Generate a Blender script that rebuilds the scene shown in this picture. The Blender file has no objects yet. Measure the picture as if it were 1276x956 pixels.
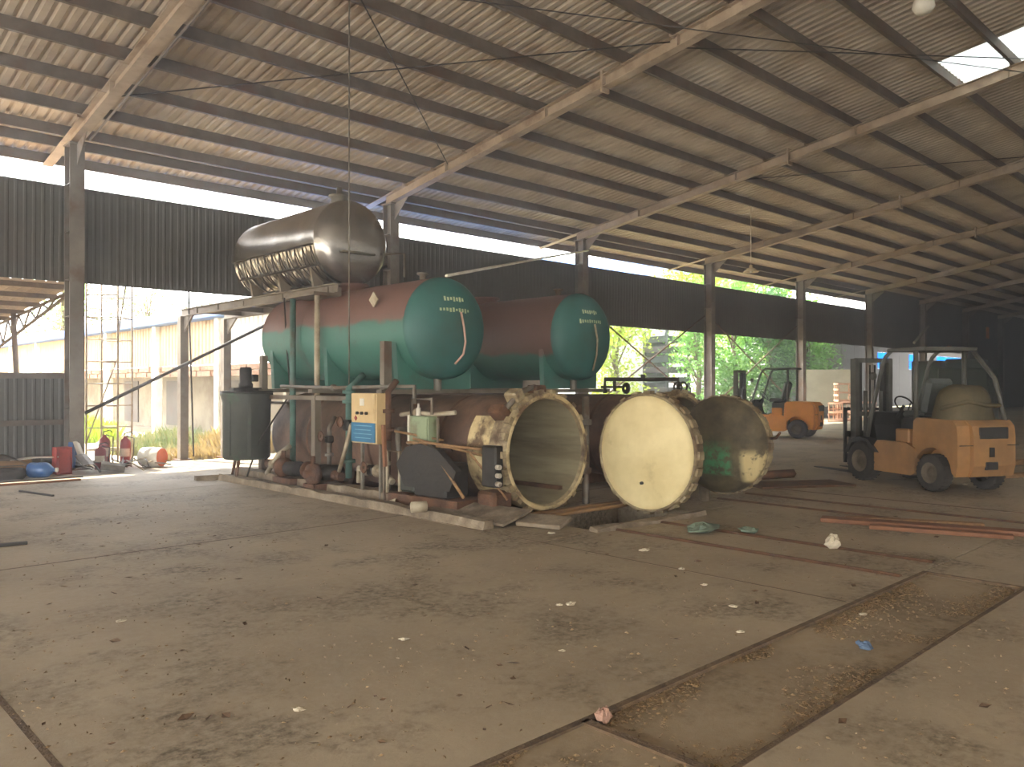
import bpy, math, random
from mathutils import Vector, Matrix, noise
random.seed(7)
S = bpy.context.scene
COL = S.collection
R = math.radians

# ------------------------------------------------------------------ camera, world, sun, exposure
cam_d = bpy.data.cameras.new('camera'); cam = bpy.data.objects.new('camera', cam_d); COL.objects.link(cam)
cam_d.sensor_width = 36.0; cam_d.lens = 36.0 * 1010 / 1276; cam_d.clip_end = 500
cam.location = (0, 0, 1.6)
cam.rotation_euler = (R(90.11), 0, R(-43.94))
S.camera = cam

W = bpy.data.worlds.new('sky'); S.world = W; W.use_nodes = True
wn = W.node_tree; wn.nodes.clear()
wo = wn.nodes.new('ShaderNodeOutputWorld'); wb = wn.nodes.new('ShaderNodeBackground')
wtc = wn.nodes.new('ShaderNodeTexCoord'); wsep = wn.nodes.new('ShaderNodeSeparateXYZ')
wr = wn.nodes.new('ShaderNodeValToRGB')
wr.color_ramp.elements[0].position = 0.0; wr.color_ramp.elements[0].color = (1.0, 0.98, 0.93, 1)
wr.color_ramp.elements[1].position = 0.8; wr.color_ramp.elements[1].color = (0.80, 0.88, 1.0, 1)
wn.links.new(wtc.outputs['Generated'], wsep.inputs[0]); wn.links.new(wsep.outputs['Z'], wr.inputs[0])
wn.links.new(wr.outputs[0], wb.inputs[0]); wn.links.new(wb.outputs[0], wo.inputs[0])
wb.inputs[1].default_value = 2.4

sun_d = bpy.data.lights.new('sun_offscreen', 'SUN'); sun = bpy.data.objects.new('sun_offscreen', sun_d); COL.objects.link(sun)
sun_d.energy = 4.5; sun_d.angle = R(0.6); sun_d.color = (1.0, 0.92, 0.78)
sun.rotation_euler = Vector((-0.20, 0.55, 0.88)).to_track_quat('Z', 'Y').to_euler()
sun.location = (-10, 20, 30)

S.view_settings.view_transform = 'Standard'; S.view_settings.look = 'None'
S.view_settings.exposure = 2.5; S.view_settings.gamma = 1.0; S.view_settings.use_curve_mapping = False
S.cycles.max_bounces = 12; S.cycles.diffuse_bounces = 7; S.cycles.use_denoising = True
S.cycles.sample_clamp_indirect = 8.0

# ------------------------------------------------------------------ materials
def lin(c):
    return tuple(((v / 255) / 12.92 if v / 255 <= 0.04045 else ((v / 255 + 0.055) / 1.055) ** 2.4) for v in c) + (1.0,)

def new_mat(name):
    m = bpy.data.materials.new(name); m.use_nodes = True
    return m, m.node_tree, m.node_tree.nodes['Principled BSDF']

def N(nt, t, **k):
    n = nt.nodes.new(t)
    for a, b in k.items(): setattr(n, a, b)
    return n

def noise_fac(nt, vec, scale, detail=5, rough=0.6):
    n = N(nt, 'ShaderNodeTexNoise'); n.inputs['Scale'].default_value = scale
    n.inputs['Detail'].default_value = detail; n.inputs['Roughness'].default_value = rough
    nt.links.new(vec, n.inputs['Vector']); return n.outputs['Fac']

def ramp(nt, fac, stops):
    r = N(nt, 'ShaderNodeValToRGB'); e = r.color_ramp.elements
    while len(e) < len(stops): e.new(0.5)
    for i, (p, c) in enumerate(stops): e[i].position = p; e[i].color = c
    nt.links.new(fac, r.inputs[0]); return r.outputs[0]

def mix(nt, fac, a, b, mode='MIX'):
    m = N(nt, 'ShaderNodeMix', data_type='RGBA', blend_type=mode)
    for s, v in ((m.inputs[0], fac), (m.inputs[6], a), (m.inputs[7], b)):
        if hasattr(v, 'is_linked') or hasattr(v, 'node'): nt.links.new(v, s)
        else: s.default_value = v
    return m.outputs[2]

def M(name, c1, c2=None, scale=4.0, rough=0.7, metal=0.0, bump=0.0, bscale=None, dirt=None, dscale=1.5, dpos=(0.5, 0.7), lo=0.35, hi=0.65, stretch=(1, 1, 1), obj=False):
    """two-colour noise paint with an optional second layer of stains"""
    m, nt, b = new_mat(name)
    if obj: vec = N(nt, 'ShaderNodeTexCoord').outputs['Object']
    else: vec = N(nt, 'ShaderNodeNewGeometry').outputs['Position']
    mp = N(nt, 'ShaderNodeMapping'); mp.inputs['Scale'].default_value = stretch
    nt.links.new(vec, mp.inputs[0]); vec = mp.outputs[0]
    c2 = c2 or tuple(int(v * 0.8) for v in c1)
    col = ramp(nt, noise_fac(nt, vec, scale), [(lo, lin(c1)), (hi, lin(c2))])
    if dirt:
        f = ramp(nt, noise_fac(nt, vec, dscale, 8, 0.65), [(dpos[0], (0, 0, 0, 1)), (dpos[1], (1, 1, 1, 1))])
        col = mix(nt, f, col, lin(dirt))
    nt.links.new(col, b.inputs['Base Color'])
    b.inputs['Roughness'].default_value = rough; b.inputs['Metallic'].default_value = metal
    if bump:
        bp = N(nt, 'ShaderNodeBump'); bp.inputs['Strength'].default_value = bump; bp.inputs['Distance'].default_value = 0.05
        nt.links.new(noise_fac(nt, vec, bscale or scale * 4), bp.inputs['Height']); nt.links.new(bp.outputs[0], b.inputs['Normal'])
    return m

def M_split(name, top, bottom, z0, soft=0.03, rough=0.55, dirt=(70, 55, 40), axis=2, wob=0.08, dpos=(0.52, 0.75)):
    """paint that changes colour at a level (object space), as the tanks are painted"""
    m, nt, b = new_mat(name)
    tc = N(nt, 'ShaderNodeTexCoord').outputs['Object']
    sp = N(nt, 'ShaderNodeSeparateXYZ'); nt.links.new(tc, sp.inputs[0])
    nz = noise_fac(nt, tc, 1.6, 6)
    ma = N(nt, 'ShaderNodeMath', operation='MULTIPLY_ADD'); nt.links.new(nz, ma.inputs[0]); ma.inputs[1].default_value = wob * 4
    nt.links.new(sp.outputs[axis], ma.inputs[2])
    mr = N(nt, 'ShaderNodeMapRange'); mr.inputs['From Min'].default_value = z0 + wob * 2 - soft; mr.inputs['From Max'].default_value = z0 + wob * 2 + soft
    nt.links.new(ma.outputs[0], mr.inputs[0])
    col = mix(nt, mr.outputs[0], lin(bottom), lin(top))
    f = ramp(nt, noise_fac(nt, tc, 2.3, 8, 0.68), [(dpos[0], (0, 0, 0, 1)), (dpos[1], (1, 1, 1, 1))])
    col = mix(nt, f, col, lin(dirt))
    nt.links.new(col, b.inputs['Base Color']); b.inputs['Roughness'].default_value = rough
    bp = N(nt, 'ShaderNodeBump'); bp.inputs['Strength'].default_value = 0.15; bp.inputs['Distance'].default_value = 0.03
    nt.links.new(noise_fac(nt, tc, 14), bp.inputs['Height']); nt.links.new(bp.outputs[0], b.inputs['Normal'])
    return m

def M_floor(name, c1, c2, stain, dust):
    m, nt, b = new_mat(name)
    v = N(nt, 'ShaderNodeNewGeometry').outputs['Position']
    col = ramp(nt, noise_fac(nt, v, 0.55, 9, 0.62), [(0.3, lin(c1)), (0.7, lin(c2))])
    st = ramp(nt, noise_fac(nt, v, 0.9, 12, 0.72), [(0.49, (0, 0, 0, 1)), (0.61, (1, 1, 1, 1))])
    fine = ramp(nt, noise_fac(nt, v, 16, 8, 0.75), [(0.4, (0, 0, 0, 1)), (0.62, (1, 1, 1, 1))])
    mm = N(nt, 'ShaderNodeMath', operation='MULTIPLY'); nt.links.new(st, mm.inputs[0]); nt.links.new(fine, mm.inputs[1])
    m2 = N(nt, 'ShaderNodeMath', operation='MULTIPLY'); nt.links.new(mm.outputs[0], m2.inputs[0]); m2.inputs[1].default_value = 0.95
    col = mix(nt, m2.outputs[0], col, lin(stain))
    sp = ramp(nt, noise_fac(nt, v, 34, 6, 0.8), [(0.64, (0, 0, 0, 1)), (0.72, (1, 1, 1, 1))])
    col = mix(nt, sp, col, lin(dust))
    nt.links.new(col, b.inputs['Base Color'])
    rr = N(nt, 'ShaderNodeMapRange'); rr.inputs['To Min'].default_value = 0.62; rr.inputs['To Max'].default_value = 0.9
    nt.links.new(fine, rr.inputs[0]); nt.links.new(rr.outputs[0], b.inputs['Roughness'])
    bp = N(nt, 'ShaderNodeBump'); bp.inputs['Strength'].default_value = 0.35; bp.inputs['Distance'].default_value = 0.012
    nt.links.new(noise_fac(nt, v, 22, 10, 0.75), bp.inputs['Height']); nt.links.new(bp.outputs[0], b.inputs['Normal'])
    return m

def M_trans(name, c, c2, t=0.5, scale=2.0, rough=0.6):
    m, nt, b = new_mat(name)
    v = N(nt, 'ShaderNodeNewGeometry').outputs['Position']
    col = ramp(nt, noise_fac(nt, v, scale, 4), [(0.35, lin(c)), (0.65, lin(c2))])
    nt.links.new(col, b.inputs['Base Color']); b.inputs['Roughness'].default_value = rough
    tr = N(nt, 'ShaderNodeBsdfTranslucent'); nt.links.new(col, tr.inputs[0])
    ms = N(nt, 'ShaderNodeMixShader'); ms.inputs[0].default_value = t
    nt.links.new(b.outputs[0], ms.inputs[1]); nt.links.new(tr.outputs[0], ms.inputs[2])
    nt.links.new(ms.outputs[0], nt.nodes['Material Output'].inputs[0]); return m

m_floor = M_floor('floor_concrete', (176, 160, 134), (146, 130, 106), (88, 76, 58), (118, 101, 78))
m_floor2 = M_floor('floor_concrete_strip', (168, 150, 122), (138, 121, 96), (86, 72, 53), (112, 94, 70))
m_joint = M('joint_dirt', (112, 90, 64), (80, 63, 45), 12, 0.95, bump=0.4)
m_pit = M('pit_dirt', (70, 58, 44), (45, 38, 30), 3, 0.95, bump=0.3)
m_curb = M('curb_concrete', (150, 134, 112), (110, 95, 76), 5, 0.9, bump=0.4, dirt=(80, 66, 50))
m_roof = M('roof_sheet_underside', (190, 176, 156), (166, 148, 126), 0.7, 0.6, 0.0, bump=0.05, dirt=(126, 102, 80), dscale=0.9, dpos=(0.55, 0.8))
m_sky_sheet = M_trans('skylight_sheet', (225, 228, 225), (200, 205, 205), 0.5)
m_purlin = M('purlin_steel', (104, 92, 80), (82, 70, 60), 3, 0.65, 0.1, dirt=(92, 62, 42), dscale=2)
m_rafter = M('rafter_paint', (176, 158, 136), (146, 126, 104), 2.2, 0.6, 0.0, dirt=(110, 82, 58), dscale=1.7, dpos=(0.55, 0.75))
m_column = M('column_paint', (132, 124, 114), (100, 91, 82), 1.6, 0.6, 0.0, dirt=(98, 70, 50), dscale=2.2, dpos=(0.5, 0.7))
m_clad = M('cladding_sheet', (88, 84, 77), (72, 68, 63), 0.8, 0.55, 0.15, dirt=(72, 54, 42), dscale=0.6, dpos=(0.55, 0.8))
m_clad_in = M('cladding_low', (92, 84, 74), (72, 64, 56), 1.2, 0.65, 0.1, dirt=(86, 60, 42), dscale=1.1, dpos=(0.5, 0.75))
m_dark = M('dark_panel', (62, 56, 46), (44, 40, 34), 1.5, 0.8)
m_ground = M('yard_ground', (190, 174, 148), (158, 138, 112), 0.6, 0.95, bump=0.3, dirt=(150, 146, 96), dscale=0.25, dpos=(0.5, 0.62))
m_brown_shell = M('autoclave_shell', (128, 98, 78), (98, 74, 58), 2.2, 0.7, 0.1, bump=0.2, dirt=(66, 52, 42), dscale=1.8, dpos=(0.48, 0.7), obj=True)
m_bore = M('autoclave_bore', (166, 156, 126), (136, 124, 96), 1.5, 0.75, 0.1, bump=0.15, dirt=(82, 70, 52), dscale=1.3, dpos=(0.45, 0.75), stretch=(1, 0.3, 2.5), obj=True)
m_flange = M('flange_metal', (176, 160, 124), (124, 106, 80), 5, 0.65, 0.15, bump=0.4, dirt=(84, 62, 44), dscale=4, dpos=(0.45, 0.65), obj=True)
m_cream = M('cream_inner_paint', (226, 208, 158), (206, 186, 134), 1.8, 0.7, bump=0.1, dirt=(170, 146, 96), dscale=3, dpos=(0.62, 0.82), obj=True)
m_cream_rough = M('cream_flaked_paint', (206, 188, 142), (176, 152, 108), 4, 0.75, bump=0.3, dirt=(96, 74, 52), dscale=3.2, dpos=(0.48, 0.6), obj=True)
m_rust = M('rusty_steel', (112, 78, 54), (76, 54, 40), 6, 0.8, 0.2, bump=0.4)
m_tank = M_split('tank_red_over_green', (116, 84, 74), (62, 112, 98), 0.10, dirt=(78, 74, 66), dpos=(0.56, 0.82))
m_tank2 = M_split('tank_mostly_red', (110, 82, 74), (62, 108, 96), -0.30, dirt=(78, 74, 66), dpos=(0.56, 0.82))
m_cap = M('tank_cap_green', (60, 108, 102), (50, 92, 86), 1.0, 0.5, bump=0.05, dirt=(66, 84, 74), dscale=1.4, dpos=(0.5, 0.8), obj=True)
def M_dome(name):
    m, nt, b = new_mat(name)
    tc = N(nt, 'ShaderNodeTexCoord').outputs['Object']
    col = ramp(nt, noise_fac(nt, tc, 4, 7, .65), [(.35, lin((104, 94, 68))), (.65, lin((66, 56, 42)))])
    sp = N(nt, 'ShaderNodeSeparateXYZ'); nt.links.new(tc, sp.inputs[0])
    def mr(src, a, b2, c, d):
        r_ = N(nt, 'ShaderNodeMapRange'); r_.interpolation_type = 'LINEAR'
        for i_, v_ in zip((1, 2, 3, 4), (a, b2, c, d)): r_.inputs[i_].default_value = v_
        nt.links.new(src, r_.inputs[0]); return r_.outputs[0]
    def mul(a, c):
        q = N(nt, 'ShaderNodeMath', operation='MULTIPLY'); nt.links.new(a, q.inputs[0]); nt.links.new(c, q.inputs[1]); return q.outputs[0]
    flake = ramp(nt, noise_fac(nt, tc, 9, 8, .7), [(.42, (0, 0, 0, 1)), (.55, (.85, .85, .85, 1))])
    band = mul(mul(mr(sp.outputs[2], -.40, -.36, 0, 1), mr(sp.outputs[2], -.12, .08, 1, 0)), mr(sp.outputs[0], .22, .28, 1, 0))
    col = mix(nt, mul(band, flake), col, lin((70, 146, 100)))
    fl2 = ramp(nt, noise_fac(nt, tc, 5, 8, .7), [(.42, (0, 0, 0, 1)), (.5, (1, 1, 1, 1))])
    cr = mul(mul(mr(sp.outputs[2], -.5, -.45, 0, 1), mr(sp.outputs[2], -.12, -.02, 1, 0)), mr(sp.outputs[0], .34, .42, 0, 1))
    col = mix(nt, mul(cr, fl2), col, lin((200, 180, 130)))
    nt.links.new(col, b.inputs['Base Color']); b.inputs['Roughness'].default_value = .75
    bp = N(nt, 'ShaderNodeBump'); bp.inputs['Strength'].default_value = .3; bp.inputs['Distance'].default_value = .03
    nt.links.new(noise_fac(nt, tc, 14), bp.inputs['Height']); nt.links.new(bp.outputs[0], b.inputs['Normal'])
    return m
m_domeb = M_dome('door_dome_paint')
m_silver = M('silver_cladding', (190, 184, 176), (160, 152, 142), 1.5, 0.24, 0.9, bump=0.25, bscale=3.0, obj=True, stretch=(1, 2.2, 1))
m_wire = M('dark_wire', (58, 50, 44), (42, 36, 32), 8, 0.7, 0.3)
m_steel = M('grey_steel', (134, 128, 116), (104, 96, 84), 4, 0.6, 0.3, dirt=(96, 70, 50), dscale=3)
m_gantry = M('gantry_steel', (128, 116, 100), (96, 86, 74), 2, 0.6, 0.2, dirt=(98, 72, 52), dscale=2)
m_pipe_g = M('pipe_green', (84, 118, 108), (66, 92, 84), 4, 0.6, 0.1, dirt=(88, 72, 56), dscale=3)
m_pipe_l = M('pipe_pale', (184, 172, 146), (150, 134, 108), 4, 0.6, 0.1, dirt=(110, 88, 62), dscale=3)
m_black = M('black_grease', (48, 41, 33), (32, 28, 23), 4, 0.6, 0.1, bump=0.2)
m_vat = M('vat_paint', (72, 72, 62), (54, 56, 48), 3, 0.55, 0.15, dirt=(56, 92, 62), dscale=1.7, dpos=(0.56, 0.7))
m_cab = M('cabinet_cream', (206, 178, 128), (188, 160, 112), 3, 0.5, dirt=(150, 118, 76), dscale=3, dpos=(0.6, 0.8))
m_blue = M('blue_plate', (46, 116, 150), (38, 98, 132), 3, 0.45)
m_blue2 = M('blue_print', (120, 168, 186), (100, 150, 172), 8, 0.5)
m_greenbox = M('box_sage', (140, 152, 118), (120, 132, 100), 3, 0.5, dirt=(104, 88, 62), dscale=3)
m_white = M('white_paint', (226, 220, 206), (198, 190, 172), 3, 0.6)
m_red = M('red_enamel', (148, 38, 36), (118, 30, 30), 3, 0.4)
m_redbox = M('red_box_paint', (186, 70, 52), (142, 50, 40), 3, 0.55)
m_orange = M('orange_plastic', (232, 108, 40), (206, 90, 34), 3, 0.45)
m_bluejug = M('blue_plastic', (56, 100, 156), (44, 84, 136), 2, 0.3)
m_timber = M('old_timber', (160, 124, 84), (122, 90, 58), 3, 0.85, stretch=(1, 6, 6), bump=0.3)
m_redwood = M('red_timber', (132, 90, 62), (104, 68, 46), 3, 0.85, bump=0.3)
m_pinkwood = M('pale_crate_wood', (228, 190, 164), (196, 150, 124), 5, 0.85)
m_board = M('pale_board', (176, 172, 150), (150, 146, 124), 1.2, 0.8)
m_scrapgrey = M('scrap_metal', (128, 118, 106), (84, 76, 68), 6, 0.6, 0.4, bump=0.3)
m_rubber = M('tyre_rubber', (66, 60, 54), (46, 42, 38), 7, 0.9, bump=0.25)
m_rim = M('wheel_rim', (124, 112, 94), (88, 78, 64), 6, 0.7, 0.2)
m_lift = M('forklift_orange', (174, 130, 82), (146, 106, 64), 2.2, 0.55, dirt=(134, 104, 72), dscale=1.6, dpos=(0.45, 0.72), obj=True)
m_lift2 = M('forklift_bright_orange', (240, 158, 44), (220, 138, 36), 2.0, 0.5, obj=True)
m_lgrey = M('forklift_grey', (100, 98, 90), (76, 74, 68), 3, 0.55, 0.1)
m_lblack = M('forklift_black', (46, 44, 40), (34, 32, 30), 3, 0.6)
m_seat = M('seat_vinyl', (92, 96, 92), (72, 74, 72), 3, 0.6)
m_cover = M('engine_cover', (102, 90, 64), (78, 70, 50), 3, 0.75, bump=0.2)
m_lamp = M('lamp_shade', (206, 188, 150), (186, 166, 130), 4, 0.5)
m_pale_metal = M('pale_rod', (220, 212, 196), (196, 186, 168), 4, 0.45, 0.3)
m_leaf = [M_trans('leaf_yellow_green', (166, 180, 54), (132, 160, 44), 0.5, 3), M_trans('leaf_green', (96, 152, 62), (132, 176, 72), 0.45, 3), M_trans('leaf_pale', (110, 144, 84), (136, 160, 98), 0.5, 3), M_trans('leaf_dark', (84, 130, 60), (60, 100, 48), 0.4, 3)]
m_bark = M('bark', (112, 92, 72), (84, 68, 54), 5, 0.9, bump=0.4)
m_weed = M_trans('weed_leaf', (104, 124, 66), (150, 142, 88), 0.4, 2)
m_straw = M_trans('straw', (176, 154, 96), (156, 132, 78), 0.4, 2)
m_beige = M('beige_cladding', (178, 152, 114), (160, 132, 96), 1.2, 0.7, dirt=(138, 104, 72), dscale=1, dpos=(0.55, 0.8))
m_blueroof = M('blue_roof_metal', (36, 92, 160), (30, 80, 144), 1.0, 0.45)
m_brick = M('brick_band', (146, 106, 78), (108, 76, 56), 9, 0.9, dirt=(166, 142, 114), dscale=6, stretch=(1, 1, 3))
m_plaster = M('grey_plaster', (146, 136, 118), (126, 116, 98), 1.5, 0.85, dirt=(112, 96, 76), dscale=1)
m_fibre = M('fibre_cement', (180, 160, 134), (150, 128, 104), 1.5, 0.85, dirt=(140, 112, 84), dscale=1.2)
m_paleshed = M('pale_shed_wall', (222, 222, 216), (200, 200, 196), 0.8, 0.6)
m_paper = M('paper_scrap', (206, 194, 170), (176, 162, 136), 8, 0.8)
m_dryleaf = M('dry_leaf', (104, 78, 52), (74, 54, 36), 9, 0.9)
m_rag = M('green_rag', (128, 142, 120), (92, 104, 88), 8, 0.9, bump=0.4)
m_bluescrap = M('blue_scrap', (96, 116, 140), (74, 92, 116), 8, 0.7)
m_stone = M('pinkish_stone', (170, 132, 112), (140, 106, 88), 8, 0.9, bump=0.3)
m_sawdust = M('sawdust', (140, 114, 78), (96, 76, 52), 30, 0.95)
m_grit = M('floor_grit', (96, 76, 56), (140, 116, 88), 20, 0.95)
m_win_blue = M_trans('blue_window_sheet', (60, 150, 220), (80, 170, 235), 0.85)
m_gap_orange = M_trans('orange_gap_light', (240, 160, 80), (230, 140, 60), 0.85)  # orange colour standing in for light through gaps in the wall
m_win_yellow = M_trans('yellow_window_sheet', (230, 220, 120), (220, 210, 110), 0.85)
m_machine = M('dark_green_machine', (52, 62, 50), (38, 46, 38), 2, 0.6)
m_letter = M('cap_lettering', (206, 214, 170), (186, 196, 150), 6, 0.6)
m_hose = M('sight_hose', (196, 158, 140), (176, 138, 122), 5, 0.5)

# ------------------------------------------------------------------ mesh helpers
class MB:
    def __init__(s): s.v = []; s.f = []; s.sm = []
    def add(s, vs, fs, smooth=False):
        o = len(s.v); s.v += [tuple(v) for v in vs]
        for f in fs: s.f.append(tuple(i + o for i in f)); s.sm.append(smooth)
        return s
    def box(s, c, d, rz=0.0, rx=0.0, ry=0.0, bev=0.0):
        hx, hy, hz = d[0] / 2, d[1] / 2, d[2] / 2
        m = Matrix.Translation(c) @ Matrix.Rotation(rz, 4, 'Z') @ Matrix.Rotation(ry, 4, 'Y') @ Matrix.Rotation(rx, 4, 'X')
        if not bev:
            vs = [m @ Vector((x, y, z)) for x in (-hx, hx) for y in (-hy, hy) for z in (-hz, hz)]
            return s.add(vs, [(0, 1, 3, 2), (4, 6, 7, 5), (0, 4, 5, 1), (2, 3, 7, 6), (0, 2, 6, 4), (1, 5, 7, 3)])
        b = min(bev, hx * .9, hy * .9, hz * .9)          # chamfered box: three shells of 4 verts per corner
        vs = []; idx = {}
        for sx in (-1, 1):
            for sy in (-1, 1):
                for sz in (-1, 1):
                    for k, (ax, ay, az) in enumerate(((0, b, b), (b, 0, b), (b, b, 0))):
                        idx[sx, sy, sz, k] = len(vs)
                        vs.append(m @ Vector((sx * (hx - ax), sy * (hy - ay), sz * (hz - az))))
        fs = []
        for sg in (-1, 1):
            fs.append([idx[sg, a, c2, 0] for a, c2 in ((-1, -1), (1, -1), (1, 1), (-1, 1))][::sg])
            fs.append([idx[a, sg, c2, 1] for a, c2 in ((-1, -1), (-1, 1), (1, 1), (1, -1))][::sg])
            fs.append([idx[a, c2, sg, 2] for a, c2 in ((-1, -1), (1, -1), (1, 1), (-1, 1))][::sg])
        for a in (-1, 1):
            for c2 in (-1, 1):
                fs.append([idx[a, c2, -1, 0], idx[a, c2, 1, 0], idx[a, c2, 1, 1], idx[a, c2, -1, 1]][::(1 if a * c2 < 0 else -1)])
                fs.append([idx[a, -1, c2, 0], idx[a, 1, c2, 0], idx[a, 1, c2, 2], idx[a, -1, c2, 2]][::(1 if a * c2 > 0 else -1)])
                fs.append([idx[-1, a, c2, 1], idx[1, a, c2, 1], idx[1, a, c2, 2], idx[-1, a, c2, 2]][::(-1 if a * c2 > 0 else 1)])
                for d2 in (-1, 1):
                    fs.append([idx[a, c2, d2, 0], idx[a, c2, d2, 1], idx[a, c2, d2, 2]][::(1 if a * c2 * d2 > 0 else -1)])
        return s.add(vs, fs)
    def tube(s, pts, r, n=8, caps=True, smooth=True):
        pts = [Vector(p) for p in pts]; rs = r if isinstance(r, (list, tuple)) else [r] * len(pts)
        vs = []; prev = None
        for i, p in enumerate(pts):
            t = (pts[min(i + 1, len(pts) - 1)] - pts[max(i - 1, 0)]).normalized()
            if prev is None:
                a = Vector((0, 0, 1)) if abs(t.z) < 0.9 else Vector((1, 0, 0)); u = t.cross(a).normalized()
            else:
                u = prev - t * prev.dot(t); u = u.normalized() if u.length > 1e-6 else t.orthogonal().normalized()
            prev = u; w = t.cross(u)
            for k in range(n):
                an = 2 * math.pi * k / n; vs.append(p + (u * math.cos(an) + w * math.sin(an)) * rs[i])
        fs = []
        for i in range(len(pts) - 1):
            for k in range(n):
                a = i * n + k; b2 = i * n + (k + 1) % n; fs.append((a, b2, b2 + n, a + n))
        s.add(vs, fs, smooth)
        if caps:
            o = len(s.v) - len(vs)
            s.f.append(tuple(o + k for k in reversed(range(n)))); s.sm.append(False)
            s.f.append(tuple(o + (len(pts) - 1) * n + k for k in range(n))); s.sm.append(False)
        return s
    def lathe(s, prof, n=32, c=(0, 0, 0), ax='Y', smooth=True, a0=0.0, a1=2 * math.pi, rx=1.0):
        """prof: list of (radius, t) along the axis"""
        full = abs(a1 - a0 - 2 * math.pi) < 1e-6; m = n if full else n + 1; vs = []
        for r, t in prof:
            for k in range(m):
                an = a0 + (a1 - a0) * k / n; x, z = r * math.cos(an) * rx, r * math.sin(an)
                p = {'Y': (x, t, z), 'Z': (x, z, t), 'X': (t, x, z)}[ax]
                vs.append((p[0] + c[0], p[1] + c[1], p[2] + c[2]))
        fs = []
        for i in range(len(prof) - 1):
            for k in range(n if full else n):
                a = i * m + k; b = i * m + (k + 1) % m; fs.append((a, a + m, b + m, b))
        return s.add(vs, fs, smooth)
    def prism(s, poly, h0, h1, ax='Z'):
        """poly: 2-D outline extruded between h0 and h1; ax X: (y,z) outline, ax Y: (x,z)"""
        def q(p, h): return {'Z': (p[0], p[1], h), 'X': (h, p[0], p[1]), 'Y': (p[0], h, p[1])}[ax]
        n = len(poly); vs = [q(p, h0) for p in poly] + [q(p, h1) for p in poly]
        fs = [tuple(reversed(range(n))), tuple(range(n, 2 * n))] + [(i, (i + 1) % n, n + (i + 1) % n, n + i) for i in range(n)]
        return s.add(vs, fs)
    def mesh(s, name, mat):
        me = bpy.data.meshes.new(name); me.from_pydata(s.v, [], s.f)
        if mat: me.materials.append(mat)
        me.polygons.foreach_set('use_smooth', s.sm); me.update(); return me
    def build(s, name, mat, parent=None, loc=(0, 0, 0), rz=0.0):
        return link(name, s.mesh(name, mat), parent, loc, rz)

def link(name, me, parent=None, loc=(0, 0, 0), rz=0.0):
    o = bpy.data.objects.new(name, me); COL.objects.link(o)
    o.location = loc; o.rotation_euler = (0, 0, rz)
    if parent: o.parent = parent
    return o

def tag(o, label, cat, group=None, kind=None):
    o['label'] = label; o['category'] = cat
    if group: o['group'] = group
    if kind: o['kind'] = kind
    return o

def thing(name, label, cat, loc=(0, 0, 0), rz=0.0, group=None):
    o = bpy.data.objects.new(name, None); COL.objects.link(o); o.empty_display_size = 0.2
    o.location = loc; o.rotation_euler = (0, 0, rz)
    return tag(o, label, cat, group)

def struct(o, label=None, cat=None):
    o['kind'] = 'structure'
    if label: o['label'] = label; o['category'] = cat
    return o

def copy_tree(o, parent=None):
    c = o.copy(); COL.objects.link(c)
    if parent: c.parent = parent
    for ch in o.children: copy_tree(ch, c)
    return c

def corr_profile(w, pitch, depth, kind='trap'):
    pts = []; n = int(round(w / pitch))
    for i in range(n):
        x = i * w / n; p = w / n
        if kind == 'trap': pts += [(x, 0), (x + p * .5, 0), (x + p * .64, depth), (x + p * .86, depth)]
        else: pts += [(x + p * k / 4, depth * (0.5 - 0.5 * math.cos(2 * math.pi * k / 4))) for k in range(4)]
    return pts + [(w, 0)]

# ------------------------------------------------------------------ structure: floor
WY = 16.86                    # line of the back columns
BAY = 7.3; X0 = 4.7           # first column in view stands at X0
NB0, NB1 = -2, 9              # bays built
XA, XB = X0 + NB0 * BAY, X0 + NB1 * BAY
YR = 1.0                      # ridge
def zr(y): return 6.18 + 0.155 * (WY - y)      # underside of the rafters
floor = MB().box((30, 0.5, -0.6), (84, 34, 0.1)).build('floor', m_pit); struct(floor, 'dusty brown concrete floor of the open shed', 'floor')
def slab(x0, x1, y0, y1, top=0.0, mat=None, g=0.012):
    o = MB().box(((x0 + x1) / 2, (y0 + y1) / 2, top - 0.275), (x1 - x0 - g, y1 - y0 - g, 0.55), bev=0.006).build('slab', mat or m_floor, floor)
    return o
PX0, PX1, PY0, PY1 = 6.85, 8.75, 5.75, 7.0     # pit in front of the open vessel
xs_l = [XA, -6, 0.99, 5.93]
for i in range(len(xs_l) - 1):
    for y0, y1 in ((2.56, 8.11), (8.11, 12.6), (12.6, 17.1)): slab(xs_l[i], xs_l[i + 1], y0, y1)
slab(5.93, 11.6, 2.56, PY0); slab(5.93, PX0, PY0, PY1); slab(PX1, 11.6, PY0, PY1); slab(5.93, 11.6, PY1, 17.1)
for x0, x1 in ((11.6, 18), (18, 26), (26, 34), (34, 42), (42, 50), (50, 58), (58, XB)):
    for y0, y1 in ((2.56, 8.11), (8.11, 12.6), (12.6, 17.1)): slab(x0, x1, y0, y1)
slab(XA, 0.99, 1.79, 2.56); slab(0.99, 2.94, 1.79, 2.56, -0.012, m_floor2, 0.03); slab(2.94, 7.38, 1.79, 2.56, -0.022, m_floor2, 0.035); slab(7.38, XB, 1.79, 2.56)
for x0, x1 in ((XA, -4), (-4, 2.94), (2.94, 10), (10, 18), (18, 34), (34, XB)):
    for y0, y1 in ((-4, 1.79), (-15, -4)): slab(x0, x1, y0, y1)

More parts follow.
